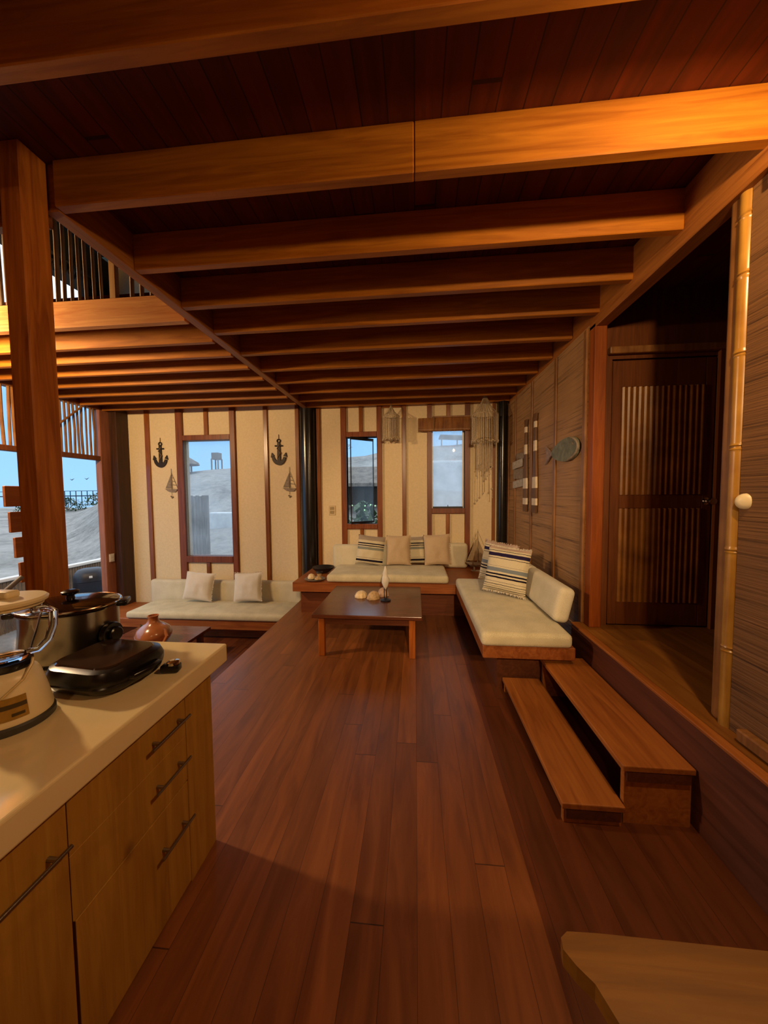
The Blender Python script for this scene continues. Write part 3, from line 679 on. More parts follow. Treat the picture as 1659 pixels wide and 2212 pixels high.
# blender
bl = thing('blender', 'cream kitchen blender with glass jug at the left edge of the worktop', 'blender', (-1.262, .922, .90), math.radians(0))
G().lathe([(.098, 0), (.102, .004), (.102, .02), (.096, .026)], (0, 0, 0), 48).done('rubber_foot', GREYP, bl, True)
G().lathe([(.096, .026), (.097, .034), (.086, .09), (.072, .15), (.064, .165), (.058, .168), (.054, .172)], (0, 0, 0), 48).done('motor_base', CREAMP, bl, True)
nm_ang = math.radians(-32)
def cone_patch(a0, a1, z0, z1, off, name, mat, parent, n=10):
    g = G(); rows = []
    for z in (z0, (z0+z1)/2, z1):
        rad = .0965-(z-.034)/.116*.0245+off
        rows.append([(g.bm.verts.new((rad*math.cos(a), rad*math.sin(a), z)), g.bm.verts.new(((rad-.004)*math.cos(a), (rad-.004)*math.sin(a), z))) for a in [a0+(a1-a0)*k/n for k in range(n+1)]])
    for A, B in zip(rows, rows[1:]):
        for k in range(n):
            g.bm.faces.new((A[k][0], A[k+1][0], B[k+1][0], B[k][0])); g.bm.faces.new((A[k][1], B[k][1], B[k+1][1], A[k+1][1]))
    for A in (rows[0], rows[-1]):
        for k in range(n): g.bm.faces.new((A[k][0], A[k][1], A[k+1][1], A[k+1][0]))
    for k in (0, n):
        for A, B in zip(rows, rows[1:]): g.bm.faces.new((A[k][0], B[k][0], B[k][1], A[k][1]))
    return g.done(name, mat, parent, True)
D_ = math.radians
cp = cone_patch(D_(-58), D_(-14), .046, .108, .003, 'control_plate', plain('gold_label', 'b08a3c', .3, .4), bl)
LBL = plain('label_dark', '43361a', .4)
cone_patch(D_(-54), D_(-15), .078, .090, .0042, 'label_stripe', LBL, cp); cone_patch(D_(-36), D_(-19), .055, .063, .0042, 'label_stripe', LBL, cp)
G().lathe([(.052, .172), (.056, .18), (.056, .196), (.05, .198)], (0, 0, 0), 40).done('collar', BLACKP, bl, True)
jar = G().lathe([(.046, .198), (.05, .205), (.058, .24), (.072, .29), (.083, .34), (.087, .365), (.083, .365), (.079, .34), (.068, .29), (.054, .24), (.046, .21), (.02, .206)], (0, 0, 0), 48, rib=lambda a, z: 1+.012*math.cos(8*a)).done('glass_jug', JARG, bl, True)
ha = math.radians(12)
hc = G(); hp = [(.075, .35), (.115, .355), (.135, .345), (.132, .30), (.115, .255), (.085, .225), (.06, .222)]
hc.tube([(r*math.cos(ha), r*math.sin(ha), z) for r, z in hp], [.010, .012, .012, .011, .011, .010, .009], 12).done('jug_handle', JARG, jar, True)
G().lathe([(.084, .362), (.088, .364), (.09, .372), (.098, .376), (.10, .384), (.094, .39), (.03, .394)], (0, 0, 0), 48).done('lid', CREAMP, bl, True)
G().box(-.045, .035, -.02, .02, .392, .415, .008, 3).done('lid_grip', CREAMP, bl, True)
G().tube([(-.02, -.075, .12), (.02, -.083, .09), (.06, -.066, .115), (.075, -.02, .15), (.07, .01, .185), (.062, .02, .2)], .004, 8).done('power_cord', plain('cord_cream', 'c8b078', .4), bl, True)
# slow cooker
ck = thing('slow_cooker', 'brushed steel slow cooker with dark glass lid on the worktop', 'cooker', (-1.52, 1.352, .90), math.radians(8))
G().lathe([(.150, 0), (.158, .006), (.160, .02)], (0, 0, 0), 48, 1.08, .92).done('base_ring', BLACKP, ck, True)
G().lathe([(.160, .02), (.163, .05), (.163, .205), (.166, .215), (.15, .215)], (0, 0, 0), 56, 1.08, .92).done('steel_body', STEEL, ck, True)
ld = G().lathe([(.17, .215), (.176, .222), (.174, .232), (.165, .236), (.12, .247), (.06, .254), (.01, .256)], (0, 0, 0), 56, 1.08, .92).done('lid', SMOKE, ck, True)
G().tube([(.172*1.08*math.cos(a), .172*.92*math.sin(a), .232) for a in [k*2*PI/56 for k in range(56)]], .005, 8, closed=True).done('lid_rim', CHROME, ld, True)
G().lathe([(.016, .255), (.014, .268), (.03, .276), (.032, .286), (.02, .292), (.003, .293)], (0, 0, 0), 24).done('lid_knob', BLACKP, ld, True)
for s in (-1, 1):
    a = math.radians(6) if s > 0 else math.radians(186)
    G().box(-.012, .03, -.045, .045, -.012, .012, .008, 3).done('side_handle', BLACKP, ck, True)
    hnd = ck.children[-1]
for ch in [c for c in C.objects if c.name.startswith('side_handle')]:
    i = 0 if '.' not in ch.name else 1
    s = 1 if i == 0 else -1
    q = math.radians(24 if s > 0 else 204); ch.location = (.182*math.cos(q), .172*math.sin(q), .215); ch.rotation_euler = (0, 0, q)
dl = G().lathe([(.05, 0), (.052, .012), (.048, .022), (.012, .026)], (0, 0, 0), 32).done('dial_housing', BLACKP, ck, True)
da = math.radians(-9); dl.location = (.163*1.08*math.cos(da), .163*.92*math.sin(da), .10); dl.rotation_euler = (0, PI/2, da)
G().lathe([(.032, .022), (.032, .038), (.027, .042), (.004, .041)], (0, 0, 0), 24).done('dial_knob', BLACKP, dl, True)
# contact grill
gr = thing('electric_grill', 'flat black electric grill lying in front of the slow cooker', 'grill', (-1.185, 1.185, .90), math.radians(-6))
def rr(w, d, r, n=6):
    p = []
    for cxx, cyy, a0 in ((w/2-r, d/2-r, 0), (-w/2+r, d/2-r, 90), (-w/2+r, -d/2+r, 180), (w/2-r, -d/2+r, 270)):
        for k in range(n+1):
            a = math.radians(a0+90*k/n); p.append((cxx+r*math.cos(a), cyy+r*math.sin(a)))
    return p
def loft(secs, parent, name, mat):
    g = G(); rings = []
    for (w, d, r, z, ox) in secs: rings.append([g.bm.verts.new((x+ox, y, z)) for x, y in rr(w, d, r)])
    n = len(rings[0])
    for A, B in zip(rings, rings[1:]):
        for k in range(n): g.bm.faces.new((A[k], A[(k+1) % n], B[(k+1) % n], B[k]))
    g.bm.faces.new(rings[0][::-1]); g.bm.faces.new(rings[-1])
    return g.done(name, mat, parent, True)
loft([(.27, .24, .07, 0.004, 0), (.30, .27, .08, .014, 0), (.315, .285, .085, .034, 0), (.312, .28, .085, .040, 0)], gr, 'lower_plate', BLACKP)
loft([(.318, .288, .085, .042, 0), (.320, .290, .085, .064, 0), (.302, .270, .08, .088, 0), (.25, .22, .06, .097, 0)], gr, 'upper_lid', BLACKP)
loft([(.262, .232, .055, .094, -.005), (.25, .22, .05, .100, -.005)], gr, 'lid_top_plate', GRILLTOP)
G().tube([(.12, .06, .05), (.175, .05, .052), (.185, 0, .053), (.175, -.05, .052), (.12, -.06, .05)], .012, 10).done('handle', BLACKP, gr, True)
ad = thing('grill_plug', 'small black control plug with dial beside the electric grill', 'plug', (-.965, 1.245, .90), .2)
ad.scale = (1.25, 1.25, 1.25)
G().box(-.035, .02, -.016, .016, .002, .026, .006, 2).done('plug_body', BLACKP, ad, True)
G().lathe([(.018, .026), (.018, .034), (.012, .036)], (.0, 0, 0), 20).done('plug_dial', CHROME, ad, True)
tag(G().tube([(-1.56, 1.12, .906), (-1.51, 1.09, .92), (-1.45, 1.10, .955), (-1.40, 1.13, .955), (-1.41, 1.09, .93), (-1.48, 1.04, .906)], .005, 8).done('power_cable', BLACKP, None, True), 'black loop of cable between the blender and the slow cooker', 'cable')
# handle of a pan or paddle at far left
tag(G().tube([(-3.02, 2.08, .70), (-3.0, 2.17, .89), (-2.98, 2.30, 1.0)], [.02, .018, .016], 10).done('paddle_handle', plain('grey_handle', '77757a', .5), None, True), 'grey pole slanting up behind the blender at the left edge', 'pole')
sp = thing('slat_partition', 'partition of four wide orange boards with gaps, left of the timber post', 'partition', (0, 0, 0))
zt = 1.70
for k in range(4):
    G().box(-3.42, -3.39, 2.535+.026*k, 2.76, zt-.175, zt, .004, 1).done('board', ORANGEW, sp); zt -= .220
G().box(-3.39, -3.34, 2.70, 2.75, -.55, 1.70).done('upright', ORANGEW, sp)

# ------------------------------------------------------------------ things on the walls
def ring(cx, cz, r, y, n=20): return [(cx+r*math.cos(k*2*PI/n), y, cz+r*math.sin(k*2*PI/n)) for k in range(n)]
def anchor():
    a = thing('wall_anchor', 'dark anchor wall ornament left of the big window', 'anchor', (-4.29, YB-.012, 2.09), 0, 'anchors on the back wall')
    g = G(); g.prism([(-.028, .06), (.028, .06), (.02, .37), (-.02, .37)], .024, 'y', -.012)
    n = 12; R, r0 = .17, .06
    out = [(.122*math.sin(t), .155-.155*math.cos(t)) for t in [(-80+160*k/n)*PI/180 for k in range(n+1)]]
    inn = [(.085*math.sin(t), .17-.105*math.cos(t)) for t in [(-72+144*k/n)*PI/180 for k in range(n+1)]]
    g.prism(out+inn[::-1], .026, 'y', -.013)
    for s in (-1, 1): g.prism([(s*.075, .15), (s*.118, .205), (s*.135, .13)], .022, 'y', -.011)
    g.done('anchor_body', IRON, a)
    G().tube([(-.065, 0, .315), (.065, 0, .315)], .012, 10).done('stock', IRON, a, True)
    G().tube(ring(0, .395, .026, 0), .010, 8, closed=True).done('shackle_ring', IRON, a, True)
    G().tube([(0, 0, .42), (0, .006, .50)], .005, 6).tube([(-.02, -.016, .12), (.03, -.018, .2), (-.025, -.018, .27), (.02, -.016, .34)], .007, 6).done('rope', ROPE, a, True)
    return a
a1 = anchor(); clone(a1, (-2.22, YB-.012, 2.095), 'dark anchor wall ornament between the big window and the black column', group='anchors on the back wall')
def wallboat():
    b = thing('wall_boat', 'small grey wire sailboat hanging left of the big window', 'sailboat', (-4.115, YB-.012, 1.57), 0, 'sailboats on the back wall')
    G().prism([(-.115, .16), (.115, .15), (.07, .10), (-.05, .11)], .02, 'y', -.01).done('hull', DRIFT, b)
    G().tube([(.0, 0, .13), (.005, 0, .50)], [.006, .003], 8).done('mast', DRIFT, b, True)
    g = G().prism([(-.105, .17), (-.008, .17), (-.002, .40)], .006, 'y', -.003); g.done('fore_sail', DRIFT, b)
    s = G().tube([(.012, 0, .17), (.11, 0, .165), (.005, 0, .43)], .004, 6, closed=True)
    for z in (.23, .29, .35): s.tube([(.01, 0, z), (.11-(z-.165)*.40, 0, z-.012)], .0045, 6)
    s.done('main_sail', DRIFT, b, True)
    G().tube([(0, 0, .10), (.0, 0, .05)], .003, 5).ball((-.012, 0, .03), .014, 1).ball((.014, 0, .02), .014, 1).ball((0, 0, .005), .011, 1).done('hanging_shells', DRIFT, b, True)
    return b
b1 = wallboat(); clone(b1, (-2.055, YB-.012, 1.565), 'small grey wire sailboat hanging beside the black column', group='sailboats on the back wall')
ot = thing('wall_outlet', 'cream power outlet plate on the back wall beside the black column', 'outlet', (-1.35, YB-.006, 1.35))
G().box(-.055, .055, -.006, .006, -.08, .08, .004, 2).done('plate', plain('outlet_cream', 'cdb890', .5), ot)
G().box(-.035, .035, -.009, -.004, -.055, -.008, .003, 1).box(-.035, .035, -.009, -.004, .008, .055, .003, 1).done('sockets', plain('outlet_tan', 'a08a60', .5), ot)
o2 = thing('wall_switch', 'white double switch on the jamb of the open side wall', 'switch', (XL+.022, 5.13, .60))
G().box(-.008, .008, -.045, .045, -.065, .065, .004, 2).done('plate', WHITEP, o2)
G().box(.006, .012, -.03, .03, -.045, -.004, .002, 1).box(.006, .012, -.03, .03, .004, .045, .002, 1).done('rockers', WHITEP, o2)
# bamboo roll blind above the right window
bd = thing('bamboo_blind', 'rolled brown bamboo blind above the right-hand window', 'blind', (0, 0, 0))
g = G(); x = .055
while x < .845:
    g.tube([(x, YB-.075, 2.575+random.uniform(-.008, .006)), (x, YB-.078, 2.68), (x, YB-.07, 2.775)], .0065, 5); x += .0105
g.done('slats', SLATD, bd, True)
G().tube([(.05, YB-.055, 2.60), (.85, YB-.055, 2.60)], .03, 14).done('roll', BAMBOO_D, bd, True)
G().box(.27, .84, YB-.09, YB-.045, 2.775, 2.80, .004, 1).done('head_rail', BAMBOO_D, bd)
G().tube([(.29, YB-.09, 2.57), (.29, YB-.093, 2.79)], .006, 6).done('cord', ROPE, bd, True)
# hanging shell-string lanterns
def lantern(label, loc, R, top, z1, z0, extra=None):
    o = thing('string_lantern', label, 'lantern', loc)
    G().tube([(0, 0, top), (0, 0, top+.10)], .004, 6).ball((0, 0, top), .02, 1).done('hanger', ROPE, o, True)
    G().tube([(R*math.cos(k*2*PI/28), R*math.sin(k*2*PI/28), z1) for k in range(28)], .007, 6, closed=True).done('hoop', CAPIZ, o, True)
    g = G()
    for k in range(18):
        a = k*2*PI/18; g.tube([(.012*math.cos(a), .012*math.sin(a), top), (R*.45*math.cos(a), R*.45*math.sin(a), z1+(top-z1)*.42), (R*math.cos(a), R*math.sin(a), z1)], .0035, 5)
    g.done('cone_strings', CAPIZ, o, True)
    g = G(); fr = G()
    for k in range(44):
        a = k*2*PI/44; zz = z0+random.uniform(-.02, .02); pts = [(R*math.cos(a), R*math.sin(a), z1), (R*1.01*math.cos(a)+random.uniform(-.003, .003), R*math.sin(a), (z1+zz)/2), (R*math.cos(a), R*math.sin(a), zz)]
        g.tube(pts, .0042, 5)
        fr.ball((R*1.02*math.cos(a), R*1.02*math.sin(a), zz), random.uniform(.009, .016), 1)
    g.done('strings', CAPIZ, o, True); fr.done('shell_fringe', CAPIZ, o, True)
    return o
lantern('small string lantern hanging beside the pivoting window', (-.365, 5.30, 0), .125, 2.95, 2.80, 2.45)
L2 = lantern('large two-tier string lantern hanging in the right back corner', (1.02, 5.16, 0), .185, 3.03, 2.75, 2.36)
g = G(); fr = G()
for k in range(22):
    a = k*2*PI/22; R = .11; zz = random.choice((2.02, 1.98, 1.94, 1.86)) + random.uniform(-.03, .03)
    if k % 5 == 0: zz -= random.uniform(.1, .35)
    if k == 11: zz = 1.50
    g.tube([(R*math.cos(a), R*math.sin(a), 2.40), (R*.95*math.cos(a), R*.95*math.sin(a), (2.4+zz)/2), (R*math.cos(a), R*math.sin(a), zz)], .0045, 5)
    fr.ball((R*math.cos(a), R*math.sin(a), zz), random.uniform(.01, .02), 1)
g.done('inner_strings', CAPIZ, L2, True); fr.done('inner_shells', CAPIZ, L2, True)
G().tube([(.11*math.cos(k*2*PI/24), .11*math.sin(k*2*PI/24), 2.40) for k in range(24)], .006, 6, closed=True).tube([(0, 0, 2.95), (0, 0, 1.62)], .004, 5).done('inner_hoop', ROPE, L2, True)
# model ship on the corner of the bench
sh = thing('model_ship', 'model sailing ship on a wooden stand in the right corner of the bench', 'ship', (.92, 5.13, .45))
G().box(-.095, .095, -.03, .03, 0, .012, .003, 1).box(-.06, -.04, -.02, .02, .012, .06).box(.04, .06, -.02, .02, .012, .06).done('stand', PALEW, sh)
g = G(); secs = [(-.17, .004, .02), (-.12, .028, .05), (-.02, .042, .062), (.08, .034, .055), (.15, .010, .03), (.19, .003, .012)]
rings = []
for (x, hw_, d) in secs:
    zt_ = .125+abs(x)*.10; rings.append([g.bm.verts.new((x, -hw_, zt_)), g.bm.verts.new((x, -hw_*.75, zt_-d*.6)), g.bm.verts.new((x, 0, zt_-d)), g.bm.verts.new((x, hw_*.75, zt_-d*.6)), g.bm.verts.new((x, hw_, zt_))])
for A, B in zip(rings, rings[1:]):
    for k in range(4): g.bm.faces.new((A[k], A[k+1], B[k+1], B[k]))
    g.bm.faces.new((A[4], A[0], B[0], B[4]))
g.bm.faces.new(rings[0]); g.bm.faces.new(rings[-1][::-1]); g.done('hull', DRIFT, sh)
G().tube([(0, 0, .11), (0, 0, .62)], [.007, .003], 8).done('mast', DRIFT, sh, True)
G().prism([(-.012, .16), (-.16, .155), (-.012, .50)], .004, 'y', -.002).done('fore_sail', SAILM, sh)
G().prism([(.012, .16), (.14, .165), (.012, .46)], .004, 'y', -.002).done('main_sail', SAILM, sh)
g = G()
for p in ((-.18, .145), (.19, .145)): g.tube([(0, 0, .60), (p[0], 0, p[1])], .002, 4)
for s in (-1, 1): g.tube([(0, 0, .58), (.02, s*.04, .13)], .002, 4)
g.done('rigging', ROPE, sh, True)
# paddles, plaque, fish on the woven wall
def paddle(label, y, m):
    o = thing('wall_paddle', label, 'paddle', (XR-.022, y, 1.37), 0, 'paddles on the woven wall')
    rows = [(0.0, .09, .045, .055, DRIFT), (.09, .17, .055, .055, WHITEPAINT), (.17, .29, .055, .052, DRIFT), (.29, .42, .052, .048, WHITEPAINT), (.42, .72, .048, .03, DRIFT), (.72, .84, .024, .022, WHITEPAINT), (.84, .99, .022, .02, DRIFT), (.99, 1.06, .02, .02, WHITEPAINT), (1.06, 1.15, .02, .035, DRIFT)]
    nm = ['blade_tip', 'painted_band', 'blade', 'painted_band', 'blade_neck', 'painted_band', 'shaft', 'painted_band', 'grip']
    for (z0, z1, a, b, mt), n_ in zip(rows, nm):
        G().prism([(-a*1.15, z0), (a*1.15, z0), (b*1.15, z1), (-b*1.15, z1)], .024, 'x', -.012).done(n_, mt if mt is WHITEPAINT else PADM, o)
    return o
PADM = wood('paddle_wood', '4a2e18', '7a5534', 'Z', .5)
paddle('banded wooden paddle, farther of the two on the woven wall', 4.47, None)
paddle('banded wooden paddle, nearer of the two on the woven wall', 4.13, None)
pq = thing('wall_plaque', 'stack of weathered pale boards hung behind the two paddles', 'plaque', (XR-.015, 4.80, 1.68))
for k, (z0, z1, a, b) in enumerate(((.0, .10, -.24, .22), (.115, .25, -.22, .2), (.265, .37, -.2, .24), (.385, .46, -.24, .1))):
    G().box(-.010, .01, a, b, z0, z1, .004, 1, rot=Matrix.Rotation(math.radians((-3, 2, -2, 4)[k]), 4, 'X')).done('board', (PALEW, DRIFT, PALEW, DRIFT)[k], pq)
fs = thing('wall_fish', 'grey-green wooden fish plaque on the woven wall near the corner post', 'fish', (XR-.016, 3.36, 2.0))
N = 26; body = [(.29*math.cos(k*2*PI/N), .105*math.sin(k*2*PI/N)*(1+.25*math.cos(k*2*PI/N+PI))) for k in range(N)]
G().prism(body, .02, 'x', -.01).done('body', FISHG, fs)
G().prism([(.24, 0), (.33, .03), (.46, .10), (.42, 0), (.46, -.10), (.33, -.03)], .016, 'x', -.008).done('tail', plain('fish_tail_pink', '8f7a74', .7, 0, .3, 25, .25), fs)
G().tube([(-.012, .29*math.cos(t), .108*math.sin(t)) for t in [math.radians(120+130*k/14) for k in range(15)]], .010, 8).done('head_rim', DRIFT, fs, True)
G().lathe([(.014, 0), (.012, .006), (.004, .008)], (-.010, -.19, .035), 16, rot=Matrix.Rotation(-PI/2, 4, 'Y')).done('eye', DRIFT, fs, True)

# ------------------------------------------------------------------ outside
def sm(a, b, x): t = max(0, min(1, (x-a)/(b-a))); return t*t*(3-2*t)
def height(x, y):
    n = noise.noise(Vector((x*.12, y*.12, 0)))*.45+noise.noise(Vector((x*.5, y*.5, 3)))*.15
    back = -.62+sm(6.5, 24, y)*(3.95+(x+15)*.085)+n*sm(8, 14, y)-sm(26, 50, y)*2
    left = -.75+sm(9, 40, -x)*.75+n*.5*sm(9, 14, -x)
    w = sm(-1.15, -.85, x/max(y, 3.))
    return left*(1-w)+back*w
g = G(); NX, NY = 110, 70; vv = {}
for i in range(NX+1):
    for j in range(NY+1):
        x = -60+78*(i/NX); y = -3+60*(j/NY)**1.4
        if x > -5.2 and y < 5.7: y_ = y
        vv[i, j] = g.bm.verts.new((x, y, height(x, y)))
for i in range(NX):
    for j in range(NY):
        a = vv[i, j].co; b = vv[i+1, j+1].co
        if b.x > -5.15 and a.x < 2.9 and a.y < 5.6: continue
        g.bm.faces.new((vv[i, j], vv[i+1, j], vv[i+1, j+1], vv[i, j+1]))
struct(g.done('floor_dunes', SAND, None, True))
struct(G().box(-600, -62, -300, 600, -2.2, -2.0).box(-62, 60, 62, 600, -2.2, -2.0).done('floor_sea', SEA))
# pier on the horizon
pr_ = thing('pier', 'long pier on stilts far out on the horizon', 'pier', (0, 0, 0))
G().box(-86, -50, 60, 61, 1.75, 1.95).done('deck', BLUEGREY, pr_)
G().box(-86, -50, 60.4, 60.5, 2.75, 2.85).done('railing', BLUEGREY, pr_)
for k in range(30): G().box(-86+k*1.2, -85.9+k*1.2, 60.4, 60.5, .0, 2.8).done('stilt', BLUEGREY, pr_)
for k, (x, z, l) in enumerate(((-60, 4.4, 'left of the three gulls above the pier'), (-57, 4.5, 'middle gull of the three above the pier'), (-54.3, 4.6, 'right gull of the three above the pier'))):
    b = thing('seagull', l, 'bird', (x, 52, z), 0, 'gulls above the pier'); s = .42
    G().prism([(-s, .16), (-.1, .06), (0, .0), (.12, .10), (s, .22), (.14, .04), (0, -.07), (-.12, .0)], .08, 'y', 0).ball((0, 0, -.03), .09, 1, (1, 1.6, .7)).done('body', BLUEGREY, b)
def bush(label, loc, sc, seed, mat, lights=False, group=None):
    random.seed(seed); o = thing('shrub', label, 'shrub', loc, 0, group); g = G()
    for k in range(420):
        th, ph = random.uniform(0, 2*PI), random.uniform(-.2, PI/2); r = random.uniform(.55, 1.0)
        p = (sc[0]*r*math.cos(th)*math.cos(ph), sc[1]*r*math.sin(th)*math.cos(ph), sc[2]*r*max(0, math.sin(ph))+.02)
        s = random.uniform(.05, .11)*max(sc)
        g.prism([(0, -s), (s*.4, 0), (0, s), (-s*.4, 0)], .004, 'z', 0, Matrix.Rotation(random.uniform(0, 6), 4, 'Z') @ Matrix.Rotation(random.uniform(-1, 1), 4, 'X'), p)
    g.done('leaves', mat, o)
    g = G()
    for k in range(6): g.tube([(0, 0, 0), (sc[0]*.5*math.cos(k), sc[1]*.5*math.sin(k), sc[2]*.7)], .02*max(sc), 5)
    g.done('stems', DRIFT, o); return o
for k, (x, y, l) in enumerate(((-41.5, 33.5, 'dark green shrub patch behind the dune, left'), (-37.4, 33.5, 'dark green shrub patch behind the dune, middle'), (-33.3, 33.5, 'dark green shrub patch behind the dune, right'))):
    bush(l, (x, y, height(x, y)+.1), (2.0, 1.2, 1.35), 20+k, GREEND, group='shrubs behind the dune')
bush('green leafy bush outside the pivoting window', (-1.22, 8.0, -.62), (.75, .6, 2.05), 31, GREEN)
bush('low grey-green bush on the slope outside the right window', (1.15, 10.5, height(1.15, 10.5)-.05), (.5, .5, .45), 33, GREEND)
fl = thing('glow_dots', 'tiny glowing green dots on a wire at the bush outside the pivoting window', 'lights', (0, 0, 0))  # small emissive balls on a thin wire in front of the bush
GLW = glow('glow_green', 'a8f0a8', 1.1)
FLP = [(-1.36, 1.37), (-1.08, 1.36), (-1.09, 1.27), (-.96, 1.38), (-.86, 1.36)]
for x, z in FLP: G().ball((x, 7.28, z), .016, 1).done('glow_dot', GLW, fl, True)
G().tube([(x, 7.30, z) for x, z in sorted(FLP)], .003, 5).done('wire', BLACKP, fl, True)
# bamboo fence and covered barbecue beyond the open side
fe = thing('bamboo_fence', 'low bamboo fence with white top rail outside the open side', 'fence', (0, 0, 0))
g = G(); y = 3.0
while y < 9: g.tube([(-7.0, y, -.8), (-7.0, y, .19)], .025, 6); y += .056
g.done('bamboo_canes', BAMBOO_G, fe, True); G().box(-7.06, -6.94, 3.0, 9.0, .17, .23, .01, 1).done('top_rail', WHITEP, fe)
bq = thing('barbecue', 'dark covered barbecue standing outside by the bamboo fence', 'barbecue', (-6.3, 6.02, -.8), math.radians(45))
bq.scale = (.82, .82, 1)
loft([(.62, .45, .16, .55, 0), (.66, .5, .18, .62, 0), (.66, .5, .18, .78, 0)], bq, 'bowl', BLUEGREY)
loft([(.66, .5, .22, .785, 0), (.655, .495, .24, .86, 0), (.60, .44, .21, .94, 0), (.48, .32, .15, 1.0, 0), (.3, .16, .07, 1.025, 0)], bq, 'lid', BLUEGREY)
G().box(-.03, .03, -.252, -.235, .86, .90, .003, 1).done('badge', WHITEP, bq)
for sx in (-1, 1):
    for sy in (-1, 1): G().tube([(sx*.22, sy*.14, .58), (sx*.28, sy*.18, .06)], .018, 8).done('leg', BLACKM, bq, True)
# behind the back wall
gt = thing('plank_gate', 'weathered plank gate outside the big window', 'gate', (0, 0, 0))
g = G()
for k in range(6): g.box(-6.38+k*.09, -6.30+k*.09, 9.0, 9.03, -.7, 1.6+.02*(k % 2))
g.done('planks', GREYW, gt); G().box(-5.84, -5.76, 8.97, 9.06, -.7, 1.62).done('gate_post', GREYW, gt)
tag(G().box(-7.6, -6.3, 11.9, 12.2, -.6, 1.0, .06, 2).box(-6.3, -5.4, 11.9, 12.2, -.6, .55, .06, 2).done('block_wall', PALEWALL), 'low stepped block wall on the slope outside the big window', 'wall')
wt = thing('water_tower', 'small water tower on four legs on the ridge', 'tower', (-15.75, 26, 3.85))
wt.scale = (.56, .56, .56)
G().box(-.5, .5, -.5, .5, 1.25, 2.1, .03, 1).done('tank', GREYW, wt); G().box(-.55, .55, -.55, .55, 1.15, 1.25).done('platform', GREYW, wt)
for sx in (-1, 1):
    for sy in (-1, 1): G().box(sx*.48-.07, sx*.48+.07, sy*.48-.07, sy*.48+.07, -1.4, 1.15).done('leg', GREYW, wt)
pa = thing('palapa', 'round thatched palapa on the ridge at the left of the big window', 'hut', (-14.95, 20, 3.05))
G().lathe([(1.45, .52), (1.4, .66), (.9, .98), (.3, 1.35), (.02, 1.5)], (0, 0, 0), 40, rib=lambda a, z: 1+.03*math.sin(20*a)).done('thatched_roof', THATCH, pa, True)
for k in range(6):
    a = k*PI/3+.2; G().tube([(1.05*math.cos(a), 1.05*math.sin(a), -.9), (1.05*math.cos(a), 1.05*math.sin(a), .6)], .05, 8).done('post', GREYW, pa, True)
hu = thing('thatched_hut', 'thatched hut with dark front outside the pivoting window', 'hut', (0, 0, 0))
g = G(); g.prism([(12.2, 2.02), (13.6, 2.72), (15.0, 2.02), (15.0, 1.9), (13.6, 2.5), (12.2, 1.9)], 3.9, 'x', -4.4); g.done('thatched_roof', THATCH, hu)
G().box(-3.6, -.8, 13.0, 14.6, 1.2, 2.1).done('wall', plain('hut_wall', '39332f', .8, 0, .3, 5, .3), hu)
G().box(-3.65, -.75, 12.95, 14.65, .2, 1.2).done('base', plain('hut_base', '8a7a78', .9, 0, .3, 4, .2), hu)
for x in (-2.3, -1.75, -1.2): G().box(x, x+.36, 12.97, 13.0, 1.4, 1.95).done('window_opening', BLACKM, hu)
for x in (-4.1, -2.75, -.72): G().box(x, x+.12, 12.35, 12.47, 0, 2.0).done('post', PALEWALL, hu)
tr = thing('bare_tree', 'bare scrubby tree on the ridge behind the hut', 'tree', (-4.6, 20.0, 3.2))
random.seed(3); g = G()
def branch(p, d, L, r, k):
    q = p+d*L; g.tube([p, (p+q)/2+Vector((random.uniform(-.05, .05), 0, .05)), q], [r, r*.8, r*.6], 6)
    if k:
        for _ in range(3): branch(q, (d+Vector((random.uniform(-.9, .9), random.uniform(-.5, .5), random.uniform(-.25, .45)))).normalized(), L*.72, r*.6, k-1)
branch(Vector((0, 0, -.5)), Vector((.15, 0, 1)).normalized(), .75, .06, 4)
g.done('branches', DRIFT, tr, True)
tag(G().box(-.2, 3.6, 14.0, 14.3, .8, 2.95, .08, 2).done('white_wall', PALEWALL), 'weathered white wall on the slope outside the right window', 'wall')
cn = thing('roof_canopy', 'flat open canopy on the ridge seen through the right window', 'canopy', (1.6, 21.5, 4.2))
G().box(-.15, 2.3, -.6, .8, .88, .96, 0, 1, rot=Matrix.Rotation(math.radians(3), 4, 'Y')).done('roof', GREYW, cn)
for x in (.0, .95, 2.1): G().box(x, x+.07, 0, .07, -1.0, .9).done('post', GREYW, cn)
rk = thing('rock_heap', 'reddish grey rock heap on the slope outside the right window', 'rocks', (1.55, 16.0, 2.75))
g = G()
for k in range(14): g.ball((random.uniform(-.7, .8), random.uniform(-.3, .5), random.uniform(-.2, .25)), random.uniform(.18, .38), 2, (1.3, 1, .7))
for v in g.bm.verts: v.co += noise.noise_vector(v.co*3)*.06
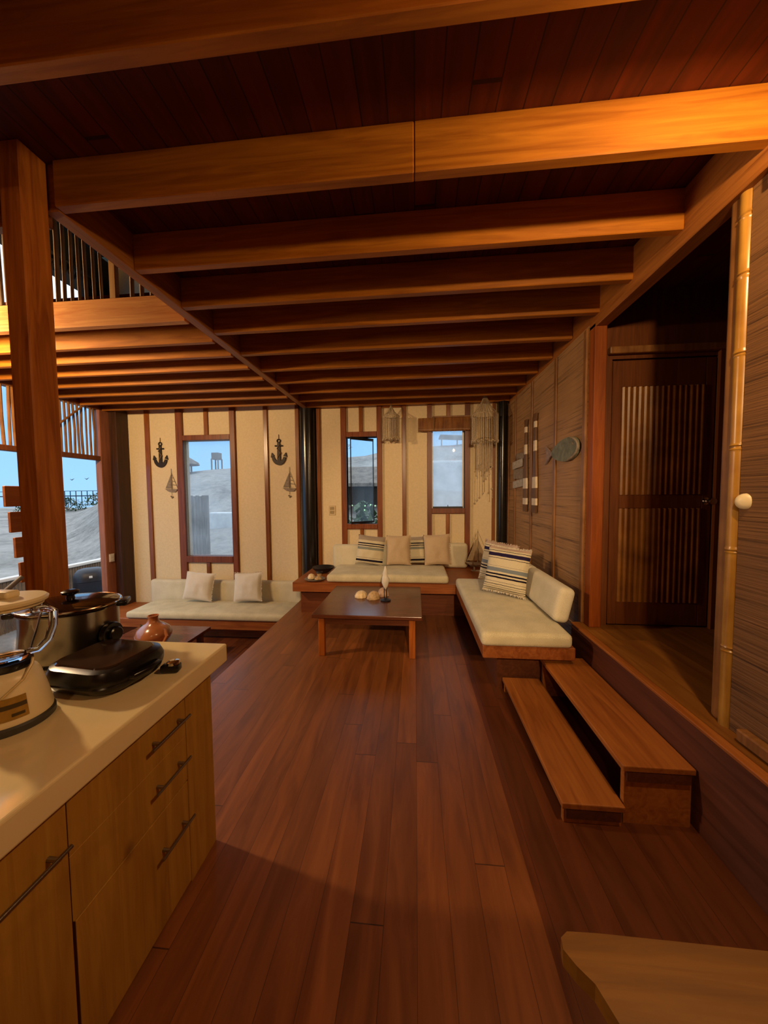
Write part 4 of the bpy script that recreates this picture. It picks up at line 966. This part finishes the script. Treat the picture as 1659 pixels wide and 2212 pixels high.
g.done('stones', plain('rock', '8f7f76', .9, 0, .6, 5, .3), rk, True)

# ------------------------------------------------------------------ sky
w = bpy.data.worlds.new('World'); bpy.context.scene.world = w; w.use_nodes = True
t = w.node_tree; bg = t.nodes['Background']
tc = t.nodes.new('ShaderNodeTexCoord'); sx = t.nodes.new('ShaderNodeSeparateXYZ'); rp = t.nodes.new('ShaderNodeValToRGB')
t.links.new(tc.outputs['Generated'], sx.inputs[0]); t.links.new(sx.outputs[2], rp.inputs['Fac']); t.links.new(rp.outputs['Color'], bg.inputs['Color'])
e = rp.color_ramp.elements
e[0].position = 0.0; e[0].color = (.25, .48, .77, 1); e[1].position = 1.0; e[1].color = (1.3, 1.4, 1.55, 1)
q = e.new(.20); q.color = (.21, .44, .76, 1); q = e.new(.40); q.color = (.80, .95, 1.15, 1)
bg.inputs['Strength'].default_value = 1.4

# ------------------------------------------------------------------ camera
yaw, pitch, roll = 9.18296932e-02, -5.12421407e-02, -8.80094962e-03
cy, sy, cp_, sp_ = math.cos(yaw), math.sin(yaw), math.cos(pitch), math.sin(pitch)
F = Vector((-sy*cp_, cy*cp_, sp_)); r = Vector((cy, sy, 0)); u = r.cross(F)
r2 = math.cos(roll)*r+math.sin(roll)*u; u2 = -math.sin(roll)*r+math.cos(roll)*u
cam = bpy.data.cameras.new('Camera'); co = bpy.data.objects.new('Camera', cam); C.objects.link(co)
mw = Matrix((r2, u2, -F)).transposed().to_4x4(); mw.translation = (0, 0, 1.6); co.matrix_world = mw
cam.sensor_fit = 'HORIZONTAL'; cam.sensor_width = 36; cam.lens = 735.9/1659*36; cam.clip_start = .02; cam.clip_end = 2000
S = bpy.context.scene; S.camera = co
S.view_settings.view_transform = 'Standard'; S.view_settings.look = 'None'; S.view_settings.gamma = 1; S.view_settings.use_curve_mapping = False
S.view_settings.exposure = 0.2
S.cycles.use_denoising = True
S.cycles.max_bounces = 10; S.cycles.transparent_max_bounces = 16; S.cycles.sample_clamp_indirect = 6
S.cycles.caustics_reflective = False; S.cycles.caustics_refractive = False
